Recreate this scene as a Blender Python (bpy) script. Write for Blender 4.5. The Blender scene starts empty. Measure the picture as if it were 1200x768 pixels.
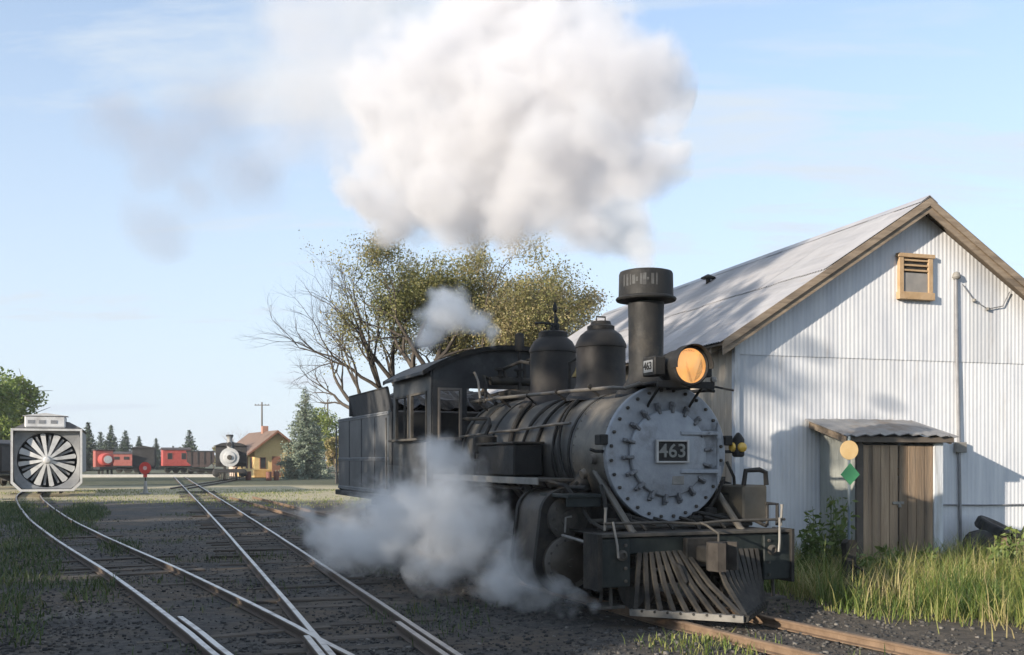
import bpy, bmesh, math, random
import numpy as np
from mathutils import Vector, Matrix, Quaternion, noise

random.seed(7)
RNG = np.random.default_rng(7)
SC = bpy.context.scene
COL = SC.collection
PI = math.pi
R = math.radians

# ---------------------------------------------------------------- camera
cam_d = bpy.data.cameras.new('camera')
cam = bpy.data.objects.new('camera', cam_d)
COL.objects.link(cam)
cam.location = (0, 0, 1.63)
cam.rotation_euler = (R(90), 0, 0)
cam_d.sensor_width = 36
cam_d.lens = 36
cam_d.shift_y = 0.13
cam_d.clip_start = 0.1
cam_d.clip_end = 6000
SC.camera = cam

# ---------------------------------------------------------------- sky, sun, exposure
SUN_EL = R(14.5)
SUN_AZ = R(227.9)                     # clockwise from +Y: behind the camera, to the left
world = bpy.data.worlds.new('World')
SC.world = world
world.use_nodes = True
wn, wl = world.node_tree.nodes, world.node_tree.links
bg = wn['Background']
sky = wn.new('ShaderNodeTexSky')
sky.sky_type = 'NISHITA'
sky.sun_disc = False
sky.sun_elevation = SUN_EL
sky.sun_rotation = SUN_AZ
sky.altitude = 2400
sky.air_density = 1.15
sky.dust_density = 1.0
sky.ozone_density = 2.2
bg.inputs['Strength'].default_value = 0.15
# thin high cloud: streaks over the whole dome, thicker towards the horizon
tc = wn.new('ShaderNodeTexCoord')
sep = wn.new('ShaderNodeSeparateXYZ')
wl.new(tc.outputs['Generated'], sep.inputs[0])
mz = wn.new('ShaderNodeMath'); mz.operation = 'MAXIMUM'; mz.inputs[1].default_value = 0.0
wl.new(sep.outputs['Z'], mz.inputs[0])
az = wn.new('ShaderNodeMath'); az.operation = 'ADD'; az.inputs[1].default_value = 0.16
wl.new(mz.outputs[0], az.inputs[0])
dv = wn.new('ShaderNodeVectorMath'); dv.operation = 'DIVIDE'
cz = wn.new('ShaderNodeCombineXYZ')
for i in range(3):
    wl.new(az.outputs[0], cz.inputs[i])
wl.new(tc.outputs['Generated'], dv.inputs[0]); wl.new(cz.outputs[0], dv.inputs[1])
mp = wn.new('ShaderNodeMapping'); mp.inputs['Rotation'].default_value = (0, 0, R(16)); mp.inputs['Scale'].default_value = (0.45, 1.5, 0.6)
wl.new(dv.outputs[0], mp.inputs[0])
cn = wn.new('ShaderNodeTexNoise'); cn.inputs['Scale'].default_value = 2.1; cn.inputs['Detail'].default_value = 8; cn.inputs['Roughness'].default_value = 0.6; cn.inputs['Distortion'].default_value = 0.35
wl.new(mp.outputs[0], cn.inputs['Vector'])
cr = wn.new('ShaderNodeMapRange'); cr.interpolation_type = 'SMOOTHSTEP'
cr.inputs['From Min'].default_value = 0.36; cr.inputs['From Max'].default_value = 0.68
cr.inputs['To Min'].default_value = 0.26; cr.inputs['To Max'].default_value = 1.0
wl.new(cn.outputs['Fac'], cr.inputs['Value'])
hz = wn.new('ShaderNodeMapRange')
hz.inputs['From Min'].default_value = 0.0; hz.inputs['From Max'].default_value = 0.46
hz.inputs['To Min'].default_value = 1.0; hz.inputs['To Max'].default_value = 0.3
wl.new(mz.outputs[0], hz.inputs['Value'])
mxx = wn.new('ShaderNodeMath'); mxx.operation = 'MAXIMUM'
wl.new(cr.outputs[0], mxx.inputs[0]); wl.new(hz.outputs[0], mxx.inputs[1])
mixc = wn.new('ShaderNodeMix'); mixc.data_type = 'RGBA'
wl.new(mxx.outputs[0], mixc.inputs['Factor'])
wl.new(sky.outputs[0], mixc.inputs['A'])
mixc.inputs['B'].default_value = (2.42, 2.72, 3.06, 1)
wl.new(mixc.outputs['Result'], bg.inputs['Color'])

SUN_DIR = Vector((math.sin(SUN_AZ) * math.cos(SUN_EL), math.cos(SUN_AZ) * math.cos(SUN_EL), math.sin(SUN_EL)))
sun_d = bpy.data.lights.new('sun', 'SUN')
sun_d.energy = 3.9
sun_d.angle = R(0.55)
sun_d.color = (1.0, 0.89, 0.74)
sun = bpy.data.objects.new('sun', sun_d)
COL.objects.link(sun)
sun.rotation_euler = SUN_DIR.to_track_quat('Z', 'Y').to_euler()
sun.location = SUN_DIR * 60

SC.view_settings.view_transform = 'Standard'
SC.view_settings.look = 'None'
SC.view_settings.gamma = 1
SC.view_settings.use_curve_mapping = False
SC.view_settings.exposure = 1.02
SC.render.engine = 'CYCLES'
SC.cycles.use_denoising = True
SC.cycles.max_bounces = 10
SC.cycles.diffuse_bounces = 3
SC.cycles.glossy_bounces = 3
SC.cycles.transmission_bounces = 4
SC.cycles.transparent_max_bounces = 10
SC.cycles.volume_bounces = 9
SC.cycles.volume_step_rate = 1.0
SC.cycles.volume_max_steps = 256
SC.cycles.caustics_reflective = False
SC.cycles.caustics_refractive = False

# ---------------------------------------------------------------- materials
MATS = {}
def mat(name, c1, c2=None, scale=3.0, rough=0.7, metal=0.0, bump=0.0, bscale=None, stretch=(1, 1, 1), detail=6,
        c3=None, scale3=0.6, amt3=(0.5, 0.7), rough2=None, island=0.0, spec=0.5):
    """Procedural surface: two-tone noise, an optional third tone in larger patches, fine relief."""
    if name in MATS:
        return MATS[name]
    m = bpy.data.materials.new(name); m.use_nodes = True
    n, l = m.node_tree.nodes, m.node_tree.links
    b = n['Principled BSDF']
    t = n.new('ShaderNodeTexCoord')
    mp = n.new('ShaderNodeMapping'); mp.inputs['Scale'].default_value = stretch
    l.new(t.outputs['Object'], mp.inputs[0])
    nz = n.new('ShaderNodeTexNoise'); nz.inputs['Scale'].default_value = scale; nz.inputs['Detail'].default_value = detail; nz.inputs['Roughness'].default_value = 0.6
    l.new(mp.outputs[0], nz.inputs['Vector'])
    rp = n.new('ShaderNodeMapRange'); rp.inputs['From Min'].default_value = 0.32; rp.inputs['From Max'].default_value = 0.68
    l.new(nz.outputs['Fac'], rp.inputs['Value'])
    mx = n.new('ShaderNodeMix'); mx.data_type = 'RGBA'
    mx.inputs['A'].default_value = (*c1, 1); mx.inputs['B'].default_value = (*(c2 or [v * 0.7 for v in c1]), 1)
    l.new(rp.outputs[0], mx.inputs['Factor'])
    out = mx.outputs['Result']
    if c3:
        n3 = n.new('ShaderNodeTexNoise'); n3.inputs['Scale'].default_value = scale3; n3.inputs['Detail'].default_value = 7; n3.inputs['Roughness'].default_value = 0.65
        l.new(mp.outputs[0], n3.inputs['Vector'])
        r3 = n.new('ShaderNodeMapRange'); r3.inputs['From Min'].default_value = amt3[0]; r3.inputs['From Max'].default_value = amt3[1]
        l.new(n3.outputs['Fac'], r3.inputs['Value'])
        m3 = n.new('ShaderNodeMix'); m3.data_type = 'RGBA'; m3.inputs['B'].default_value = (*c3, 1)
        l.new(r3.outputs[0], m3.inputs['Factor']); l.new(out, m3.inputs['A'])
        out = m3.outputs['Result']
    if island:
        oi = n.new('ShaderNodeObjectInfo')
        r4 = n.new('ShaderNodeMapRange'); r4.inputs['To Min'].default_value = 1 - island; r4.inputs['To Max'].default_value = 1 + island
        l.new(oi.outputs['Random'], r4.inputs['Value'])
        vm = n.new('ShaderNodeVectorMath'); vm.operation = 'SCALE'
        l.new(out, vm.inputs[0]); l.new(r4.outputs[0], vm.inputs['Scale'])
        out = vm.outputs[0]
    l.new(out, b.inputs['Base Color'])
    b.inputs['Roughness'].default_value = rough
    b.inputs['Specular IOR Level'].default_value = spec
    if rough2 is not None:
        rr = n.new('ShaderNodeMapRange'); rr.inputs['From Min'].default_value = 0.3; rr.inputs['From Max'].default_value = 0.7
        rr.inputs['To Min'].default_value = rough; rr.inputs['To Max'].default_value = rough2
        l.new(nz.outputs['Fac'], rr.inputs['Value']); l.new(rr.outputs[0], b.inputs['Roughness'])
    b.inputs['Metallic'].default_value = metal
    if bump:
        bn = n.new('ShaderNodeTexNoise'); bn.inputs['Scale'].default_value = bscale or scale * 4; bn.inputs['Detail'].default_value = 5
        l.new(mp.outputs[0], bn.inputs['Vector'])
        bp = n.new('ShaderNodeBump'); bp.inputs['Strength'].default_value = bump; bp.inputs['Distance'].default_value = 0.02
        l.new(bn.outputs['Fac'], bp.inputs['Height']); l.new(bp.outputs[0], b.inputs['Normal'])
    MATS[name] = m
    return m

def tint_mat(name, stops, rough=0.65, trans=0.0):
    """Colour per leaf or blade, read from the 'tint' attribute."""
    m = bpy.data.materials.new(name); m.use_nodes = True
    n, l = m.node_tree.nodes, m.node_tree.links
    b = n['Principled BSDF']
    a = n.new('ShaderNodeAttribute'); a.attribute_name = 'tint'
    cr = n.new('ShaderNodeValToRGB')
    el = cr.color_ramp.elements
    el[0].position = stops[0][0]; el[0].color = (*stops[0][1], 1)
    el[1].position = stops[-1][0]; el[1].color = (*stops[-1][1], 1)
    for p, c in stops[1:-1]:
        e = el.new(p); e.color = (*c, 1)
    l.new(a.outputs['Fac'], cr.inputs['Fac'])
    l.new(cr.outputs['Color'], b.inputs['Base Color'])
    b.inputs['Roughness'].default_value = rough
    if trans:
        t = n.new('ShaderNodeBsdfTranslucent'); l.new(cr.outputs['Color'], t.inputs['Color'])
        mx = n.new('ShaderNodeMixShader'); mx.inputs[0].default_value = trans
        l.new(b.outputs[0], mx.inputs[1]); l.new(t.outputs[0], mx.inputs[2])
        l.new(mx.outputs[0], n['Material Output'].inputs['Surface'])
    MATS[name] = m
    return m

# ---------------------------------------------------------------- mesh builder
class MB:
    def __init__(s):
        s.v = []; s.f = []
    def add(s, vs, fs):
        o = len(s.v); s.v += [tuple(p) for p in vs]; s.f += [[i + o for i in f] for f in fs]; return s
    def box(s, x0, x1, y0, y1, z0, z1, bev=0.0, M=None):
        if bev <= 0:
            vs = [(x, y, z) for z in (z0, z1) for y in (y0, y1) for x in (x0, x1)]
            fs = [[0, 2, 3, 1], [4, 5, 7, 6], [0, 1, 5, 4], [2, 6, 7, 3], [0, 4, 6, 2], [1, 3, 7, 5]]
        else:
            lo, hi = (x0, y0, z0), (x1, y1, z1)
            bev = min(bev, min(hi[i] - lo[i] for i in range(3)) * 0.45)
            vs = []; idx = {}
            for cx in (0, 1):
                for cy in (0, 1):
                    for cz in (0, 1):
                        c = (cx, cy, cz)
                        for a in range(3):
                            p = []
                            for i in range(3):
                                e = hi[i] if c[i] else lo[i]
                                if i != a:
                                    e += -bev if c[i] else bev
                                p.append(e)
                            idx[(c, a)] = len(vs); vs.append(p)
            fs = []
            for a in range(3):
                u, w = (a + 1) % 3, (a + 2) % 3
                for sd in (0, 1):
                    q = []
                    for (cu, cw) in ((0, 0), (1, 0), (1, 1), (0, 1)):
                        c = [0, 0, 0]; c[a] = sd; c[u] = cu; c[w] = cw
                        q.append(idx[(tuple(c), a)])
                    fs.append(q if sd else q[::-1])
                for cu in (0, 1):
                    for cw in (0, 1):
                        q = []
                        c0 = [0, 0, 0]; c0[u] = cu; c0[w] = cw; c1 = list(c0); c1[a] = 1
                        q = [idx[(tuple(c0), u)], idx[(tuple(c1), u)], idx[(tuple(c1), w)], idx[(tuple(c0), w)]]
                        fs.append(q if (cu ^ cw) else q[::-1])
            for c in [(a, b, d) for a in (0, 1) for b in (0, 1) for d in (0, 1)]:
                q = [idx[(c, 0)], idx[(c, 1)], idx[(c, 2)]]
                fs.append(q if (sum(c) % 2) else q[::-1])
        if M is not None:
            vs = [M @ Vector(p) for p in vs]
        return s.add(vs, fs)
    def tube(s, pts, r, seg=8, cap=True):
        pts = [Vector(p) for p in pts]
        n = len(pts)
        rs = r if isinstance(r, (list, tuple)) else [r] * n
        t0 = (pts[1] - pts[0]).normalized()
        up = Vector((0, 0, 1)) if abs(t0.z) < 0.9 else Vector((1, 0, 0))
        side = t0.cross(up).normalized()
        vs = []
        for i, p in enumerate(pts):
            t = (pts[min(i + 1, n - 1)] - pts[max(i - 1, 0)]).normalized()
            side = (side - t * side.dot(t))
            if side.length < 1e-5:
                side = t.orthogonal()
            side.normalize()
            b = t.cross(side)
            for k in range(seg):
                a = 2 * PI * k / seg
                vs.append(p + (side * math.cos(a) + b * math.sin(a)) * rs[i])
        fs = []
        for i in range(n - 1):
            for k in range(seg):
                k2 = (k + 1) % seg
                fs.append([i * seg + k, i * seg + k2, (i + 1) * seg + k2, (i + 1) * seg + k])
        if cap:
            fs.append(list(range(seg))[::-1]); fs.append([(n - 1) * seg + k for k in range(seg)])
        return s.add(vs, fs)
    def cyl(s, p0, p1, r0, r1=None, seg=20):
        return s.tube([p0, p1], [r0, r0 if r1 is None else r1], seg)
    def lathe(s, prof, c=(0, 0, 0), axis='z', seg=32, a0=0.0, a1=2 * PI):
        """prof: list of (radius, offset along axis)."""
        full = abs(a1 - a0 - 2 * PI) < 1e-6
        ns = seg if full else seg + 1
        vs = []
        for (r, h) in prof:
            for k in range(ns):
                a = a0 + (a1 - a0) * k / seg
                p, q = r * math.cos(a), r * math.sin(a)
                if axis == 'z': vs.append((c[0] + p, c[1] + q, c[2] + h))
                elif axis == 'x': vs.append((c[0] + h, c[1] + p, c[2] + q))
                else: vs.append((c[0] + q, c[1] + h, c[2] + p))
        fs = []
        for i in range(len(prof) - 1):
            for k in range(seg):
                k2 = (k + 1) % ns if full else k + 1
                fs.append([i * ns + k, i * ns + k2, (i + 1) * ns + k2, (i + 1) * ns + k])
        if full:
            if prof[0][0] > 1e-4: fs.append([k for k in range(ns)][::-1])
            if prof[-1][0] > 1e-4: fs.append([(len(prof) - 1) * ns + k for k in range(ns)])
        return s.add(vs, fs)
    def prism(s, poly, h0, h1, axis='x'):
        """Extrude a 2-D outline along an axis. axis x: (y,z); y: (x,z); z: (x,y)."""
        def P(a, b, h):
            return (h, a, b) if axis == 'x' else (a, h, b) if axis == 'y' else (a, b, h)
        n = len(poly)
        vs = [P(a, b, h0) for a, b in poly] + [P(a, b, h1) for a, b in poly]
        fs = [list(range(n))[::-1], [n + i for i in range(n)]]
        for i in range(n):
            j = (i + 1) % n
            fs.append([i, j, n + j, n + i])
        return s.add(vs, fs)
    def mesh(s, name, m=None, smooth=35):
        me = bpy.data.meshes.new(name)
        me.from_pydata(s.v, [], s.f)
        bm = bmesh.new(); bm.from_mesh(me)
        if len(s.f) < 60000:
            bmesh.ops.recalc_face_normals(bm, faces=bm.faces)
        bm.to_mesh(me); bm.free()
        if smooth:
            me.polygons.foreach_set('use_smooth', [True] * len(me.polygons))
            me.set_sharp_from_angle(angle=R(smooth))
        if m: me.materials.append(m)
        return me
    def build(s, name, m, parent=None, smooth=35, loc=None, rot=None):
        return link(name, s.mesh(name, m, smooth), parent, loc, rot)

def link(name, data, parent=None, loc=None, rot=None):
    o = bpy.data.objects.new(name, data)
    COL.objects.link(o)
    if parent: o.parent = parent
    if loc is not None: o.location = loc
    if rot is not None: o.rotation_euler = rot
    return o

def tag(o, label=None, cat=None, group=None, kind=None):
    if label: o['label'] = label
    if cat: o['category'] = cat
    if group: o['group'] = group
    if kind: o['kind'] = kind
    return o

def thing(name, loc=(0, 0, 0), rz=0.0, label=None, cat=None, group=None):
    o = link(name, None, None, loc, (0, 0, rz))
    o.empty_display_size = 0.3
    return tag(o, label, cat, group)

def copy_tree(o, parent=None):
    c = o.copy(); COL.objects.link(c); c.parent = parent
    for ch in o.children: copy_tree(ch, c)
    return c

def np_mesh(name, verts, faces_flat, loop_counts, m, tint=None, smooth=False):
    """Fast mesh from numpy arrays; faces_flat holds loop vertex ids."""
    me = bpy.data.meshes.new(name)
    nv, nl, nf = len(verts), len(faces_flat), len(loop_counts)
    me.vertices.add(nv); me.loops.add(nl); me.polygons.add(nf)
    me.vertices.foreach_set('co', np.ascontiguousarray(verts, dtype=np.float32).ravel())
    me.loops.foreach_set('vertex_index', np.ascontiguousarray(faces_flat, dtype=np.int32))
    st = np.zeros(nf, dtype=np.int32); st[1:] = np.cumsum(loop_counts)[:-1]
    me.polygons.foreach_set('loop_start', st)
    me.polygons.foreach_set('loop_total', np.asarray(loop_counts, dtype=np.int32))
    if smooth: me.polygons.foreach_set('use_smooth', np.ones(nf, dtype=bool))
    me.update(calc_edges=True)
    if tint is not None:
        at = me.attributes.new('tint', 'FLOAT', 'POINT')
        at.data.foreach_set('value', np.asarray(tint, dtype=np.float32))
    me.materials.append(m)
    return me

def text_mesh(txt, size, m, extrude=0.006):
    cu = bpy.data.curves.new('text', 'FONT'); cu.body = txt; cu.size = size; cu.extrude = extrude
    cu.align_x = 'CENTER'; cu.align_y = 'CENTER'; cu.resolution_u = 3; cu.offset = size * 0.012
    ob = bpy.data.objects.new('text_tmp', cu); COL.objects.link(ob)
    dg = bpy.context.evaluated_depsgraph_get()
    me = bpy.data.meshes.new_from_object(ob.evaluated_get(dg))
    bpy.data.objects.remove(ob); bpy.data.curves.remove(cu)
    me.name = 'digits'; me.materials.clear(); me.materials.append(m)
    return me
# ================================================================ GROUND
def ground_height(x, y):
    n1 = noise.noise((x * 0.16, y * 0.16, 1.7)); n2 = noise.noise((x * 0.9, y * 0.9, 4.1))
    fade = 1.0 / (1.0 + max(0.0, y - 45) / 25)
    return -0.048 + (0.026 * n1 + 0.02 * n2) * fade

def build_ground():
    def axis(c, lo, hi, n, k):
        t = np.linspace(-1, 1, n); v = np.sinh(t * k) / math.sinh(k)
        return np.where(v < 0, c + v * (c - lo), c + v * (hi - c))
    xs = axis(-2.0, -2600, 2600, 230, 8.2); ys = axis(9.0, -900, 3600, 230, 8.0)
    vs = []
    for y in ys:
        for x in xs:
            vs.append((x, y, ground_height(x, y)))
    n = len(xs)
    a = np.arange((len(ys) - 1) * n).reshape(len(ys) - 1, n)[:, :-1].ravel()
    f = np.stack([a, a + 1, a + n + 1, a + n], 1).ravel()
    m = bpy.data.materials.new('yard_ground'); m.use_nodes = True
    nt, l = m.node_tree.nodes, m.node_tree.links
    b = nt['Principled BSDF']
    t = nt.new('ShaderNodeTexCoord')
    def nz(scale, det=7, rough=0.6, st=(1, 1, 1)):
        mp = nt.new('ShaderNodeMapping'); mp.inputs['Scale'].default_value = st
        l.new(t.outputs['Object'], mp.inputs[0])
        q = nt.new('ShaderNodeTexNoise'); q.inputs['Scale'].default_value = scale; q.inputs['Detail'].default_value = det; q.inputs['Roughness'].default_value = rough
        l.new(mp.outputs[0], q.inputs['Vector']); return q.outputs['Fac']
    def mr(v, a, b_, c=0.0, d=1.0, sm=True):
        q = nt.new('ShaderNodeMapRange'); q.inputs['From Min'].default_value = a; q.inputs['From Max'].default_value = b_
        q.inputs['To Min'].default_value = c; q.inputs['To Max'].default_value = d
        if sm: q.interpolation_type = 'SMOOTHSTEP'
        l.new(v, q.inputs['Value']); return q.outputs[0]
    def mix(fac, a, b_):
        q = nt.new('ShaderNodeMix'); q.data_type = 'RGBA'
        l.new(fac, q.inputs['Factor'])
        for s_, v in (('A', a), ('B', b_)):
            if isinstance(v, tuple): q.inputs[s_].default_value = (*v, 1)
            else: l.new(v, q.inputs[s_])
        return q.outputs['Result']
    def math_(op, a, b_):
        q = nt.new('ShaderNodeMath'); q.operation = op
        for i, v in enumerate((a, b_)):
            if isinstance(v, (int, float)): q.inputs[i].default_value = v
            else: l.new(v, q.inputs[i])
        return q.outputs[0]
    sp = nt.new('ShaderNodeSeparateXYZ'); l.new(t.outputs['Object'], sp.inputs[0])
    X, Y = sp.outputs['X'], sp.outputs['Y']
    cinder = mix(mr(nz(9, 8, 0.75), 0.35, 0.66), (0.022, 0.021, 0.021), (0.082, 0.074, 0.066))
    dirt = mix(mr(nz(4, 8, 0.7), 0.3, 0.7), (0.055, 0.042, 0.03), (0.115, 0.088, 0.063))
    c = mix(mr(nz(0.5, 6), 0.42, 0.62), cinder, dirt)
    # oily streaks and pale dusty patches
    c = mix(mr(nz(0.9, 6, 0.65, (1, .35, 1)), 0.56, 0.72, 0, .8), c, (0.016, 0.015, 0.015))
    c = mix(mr(nz(0.33, 6, 0.6), 0.55, 0.70, 0, .65), c, (0.16, 0.145, 0.125))
    # sandy road and dry grass beyond the yard throat
    yw = math_('ADD', Y, math_('MULTIPLY', math_('SUBTRACT', nz(0.25, 4), 0.5), 9.0))
    sand = mix(mr(nz(1.6, 7, 0.7), 0.35, 0.65), (0.36, 0.30, 0.18), (0.46, 0.39, 0.25))
    c = mix(mr(yw, 40.0, 44.5), c, sand)
    grass_c = mix(mr(nz(2.2, 7, 0.7), 0.35, 0.65), (0.04, 0.055, 0.02), (0.115, 0.105, 0.05))
    far = mix(mr(nz(0.10, 5, 0.6, (0.35, 1, 1)), 0.56, 0.74), grass_c, sand)
    c = mix(mr(yw, 64, 72), c, far)
    # soil by the shed
    soil = mix(mr(nz(6, 7, 0.7), 0.35, 0.65), (0.04, 0.033, 0.026), (0.10, 0.08, 0.06))
    near = mr(Y, 26, 32, 1.0, 0.0)
    c = mix(math_('MULTIPLY', near, mr(math_('ADD', X, math_('MULTIPLY', math_('SUBTRACT', nz(0.8, 4), 0.5), 2.0)), 2.2, 3.4)), c, soil)
    l.new(c, b.inputs['Base Color'])
    b.inputs['Roughness'].default_value = 0.92
    bp = nt.new('ShaderNodeBump'); bp.inputs['Strength'].default_value = 0.8; bp.inputs['Distance'].default_value = 0.03
    l.new(math_('ADD', nz(22, 6, 0.7), math_('MULTIPLY', nz(5, 4), 1.5)), bp.inputs['Height'])
    l.new(bp.outputs[0], b.inputs['Normal'])
    me = np_mesh('ground', np.array(vs), f, np.full(len(f) // 4, 4), m, smooth=True)
    g = link('ground', me); tag(g, 'dark cinder and dirt ground of the rail yard', None, None, 'structure')
build_ground()

# ================================================================ TRACKS
def rail_material():
    m = bpy.data.materials.new('rail_steel'); m.use_nodes = True
    n, l = m.node_tree.nodes, m.node_tree.links; b = n['Principled BSDF']
    t = n.new('ShaderNodeTexCoord'); g = n.new('ShaderNodeNewGeometry'); s = n.new('ShaderNodeSeparateXYZ')
    l.new(g.outputs['True Normal'], s.inputs[0])
    nz = n.new('ShaderNodeTexNoise'); nz.inputs['Scale'].default_value = 6; nz.inputs['Detail'].default_value = 8; l.new(t.outputs['Object'], nz.inputs['Vector'])
    ru = n.new('ShaderNodeMix'); ru.data_type = 'RGBA'; ru.inputs['A'].default_value = (0.07, 0.053, 0.042, 1); ru.inputs['B'].default_value = (0.13, 0.095, 0.07, 1)
    l.new(nz.outputs['Fac'], ru.inputs['Factor'])
    zm = n.new('ShaderNodeMath'); zm.operation = 'MULTIPLY_ADD'; zm.inputs[1].default_value = 0.25; 
    so = n.new('ShaderNodeSeparateXYZ'); l.new(t.outputs['Object'], so.inputs[0])
    gt = n.new('ShaderNodeMath'); gt.operation = 'GREATER_THAN'; gt.inputs[1].default_value = 0.036; l.new(so.outputs['Z'], gt.inputs[0])
    hm = n.new('ShaderNodeMath'); hm.operation = 'MULTIPLY'; l.new(s.outputs['Z'], hm.inputs[0]); l.new(gt.outputs[0], hm.inputs[1])
    l.new(nz.outputs['Fac'], zm.inputs[0]); l.new(hm.outputs[0], zm.inputs[2])
    up = n.new('ShaderNodeMapRange'); up.inputs['From Min'].default_value = 1.0; up.inputs['From Max'].default_value = 1.12
    l.new(zm.outputs[0], up.inputs['Value'])
    mx = n.new('ShaderNodeMix'); mx.data_type = 'RGBA'; l.new(up.outputs[0], mx.inputs['Factor']); l.new(ru.outputs['Result'], mx.inputs['A']); mx.inputs['B'].default_value = (0.50, 0.48, 0.47, 1)
    l.new(mx.outputs['Result'], b.inputs['Base Color'])
    l.new(up.outputs[0], b.inputs['Metallic'])
    rr = n.new('ShaderNodeMapRange'); rr.inputs['To Min'].default_value = 0.85; rr.inputs['To Max'].default_value = 0.36; l.new(up.outputs[0], rr.inputs['Value']); l.new(rr.outputs[0], b.inputs['Roughness'])
    return m
M_RAIL = rail_material()
M_RAILRUST = mat('rusty_rail', (0.15, 0.10, 0.065), (0.24, 0.165, 0.11), 7, 0.8, 0.2, 0.3)
M_TIE = mat('tie_wood', (0.045, 0.037, 0.03), (0.095, 0.078, 0.062), 5, 0.9, 0, 0.7, 14, (0.25, 3, 3), island=0.3)
RAIL_PROF = [(-.055, -.075), (.055, -.075), (.055, -.063), (.012, -.052), (.012, .012), (.034, .022), (.034, .045), (.026, .052), (-.026, .052), (-.034, .045), (-.034, .022), (-.012, .012), (-.012, -.052), (-.055, -.063)]

RAIL_PROF = [(a, .052 - (.052 - h) * .70) for a, h in RAIL_PROF]
def resample(pts, step):
    """Catmull-Rom through 2-D points, returned at even steps."""
    P = [Vector((p[0], p[1])) for p in pts]
    P = [P[0] * 2 - P[1]] + P + [P[-1] * 2 - P[-2]]
    out = []
    for i in range(1, len(P) - 2):
        for k in range(24):
            t = k / 24; a, b, c, d = P[i - 1:i + 3]
            out.append(0.5 * ((2 * b) + (-a + c) * t + (2 * a - 5 * b + 4 * c - d) * t * t + (-a + 3 * b - 3 * c + d) * t ** 3))
    out.append(P[-2])
    res = [out[0]]; acc = 0.0
    for i in range(1, len(out)):
        seg = (out[i] - out[i - 1]); L = seg.length
        while acc + L >= step:
            k = (step - acc) / L
            q = out[i - 1] + seg * k if False else out[i - 1].lerp(out[i], k)
            res.append(q); out[i - 1] = q; seg = out[i] - q; L = seg.length; acc = 0.0
        acc += L
    res.append(out[-1])
    return res

def offset_line(line, d):
    res = []
    for i, p in enumerate(line):
        t = (line[min(i + 1, len(line) - 1)] - line[max(i - 1, 0)]).normalized()
        res.append(p + Vector((-t.y, t.x)) * d)
    return res

def rail_part(line, parent, m=M_RAIL, name='rail', wob=0.006):
    mb = MB(); n = len(RAIL_PROF); vs = []
    for i, p in enumerate(line):
        t = (line[min(i + 1, len(line) - 1)] - line[max(i - 1, 0)]).normalized(); s = Vector((-t.y, t.x))
        dz = wob * noise.noise((p.x * 0.35, p.y * 0.35, 9)); ds = wob * 1.4 * noise.noise((p.x * 0.3, p.y * 0.3, 3))
        for (a, h) in RAIL_PROF:
            q = p + s * (a + ds); vs.append((q.x, q.y, h + dz + 0.0))
    fs = [list(range(n))[::-1], [(len(line) - 1) * n + k for k in range(n)]]
    for i in range(len(line) - 1):
        for k in range(n):
            fs.append([i * n + k, i * n + (k + 1) % n, (i + 1) * n + (k + 1) % n, (i + 1) * n + k])
    mb.add(vs, fs)
    return mb.build(name, m, parent, 30)

TIE_MESH = []
for k in range(4):
    q = MB().box(-.95, .95, -.10, .10, -.10, 0.0, 0.014)
    q.v = [(x + 0.012 * noise.noise((x * 2, y * 9, k)), y + 0.012 * noise.noise((x * 3, k, z * 5)), z + 0.008 * noise.noise((x * 4 + k, y * 8, z))) for x, y, z in q.v]
    TIE_MESH.append(q.mesh('tie', M_TIE, 30))
M_SPIKE = mat('tie_plate_rust', (0.11, 0.07, 0.045), (0.17, 0.11, 0.07), 8, 0.85, 0.3)

def lay_ties(line, parent, start, stop, sub=(-0.083, 0.012), skip=None):
    acc = 0; last = line[0]; nxt = 0.0
    cnt = 0
    for i in range(1, len(line)):
        acc += (line[i] - line[i - 1]).length
        if acc < nxt or acc < start or acc > stop: continue
        nxt = acc + 0.56 + random.uniform(-.04, .04)
        t = (line[i] - line[i - 1]).normalized()
        if skip and skip(line[i]): continue
        o = link('tie', TIE_MESH[cnt % 4], parent, (line[i].x + random.uniform(-.03, .03), line[i].y, sub[0] + 0.040 + random.uniform(-sub[1], sub[1])),
                 (random.uniform(-.012, .012), random.uniform(-.012, .012), math.atan2(t.y, t.x) + PI / 2 + random.uniform(-.03, .03) + (PI if cnt % 2 else 0)))
        o.scale = (random.uniform(0.94, 1.1), random.uniform(.85, 1.15), 1)
        cnt += 1

HG = 0.487   # half gauge, rail centre to rail centre
# middle track, straight away from the camera
mid = resample([(1.45, 1.2), (-1.17, 9.0), (-8.05, 29.2), (-24.2, 76.0), (-33.0, 101.5)], 0.28)
tm = thing('railway_track', (0, 0, 0), 0, 'straight railway track running from the bottom centre to the far yard', 'railway track', 'yard tracks')
rail_part(offset_line(mid, -HG), tm); rail_part(offset_line(mid, HG), tm)
lay_ties(mid, tm, 3.5, 58, (-0.083, 0.02))
# diverging track towards the rotary plough
lef = resample([(1.35, 1.5), (0.1, 4.6), (-2.05, 8.7), (-2.75, 10.05), (-5.1, 14.4), (-8.95, 21.2), (-13.75, 30.1), (-21.0, 44.5), (-25.4, 54.5), (-29.0, 64)], 0.28)
tl = thing('railway_track', (0, 0, 0), 0, 'railway track branching off left towards the big fan-fronted plough', 'railway track', 'yard tracks')
cut = [p for p in lef if p.y > 8.0]
rl = offset_line(cut, HG); rr_ = offset_line(cut, -HG)
rail_part(rl, tl); rail_part(rr_, tl)
lay_ties(cut, tl, 0.6, 50, (-0.090, 0.02))
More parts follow.
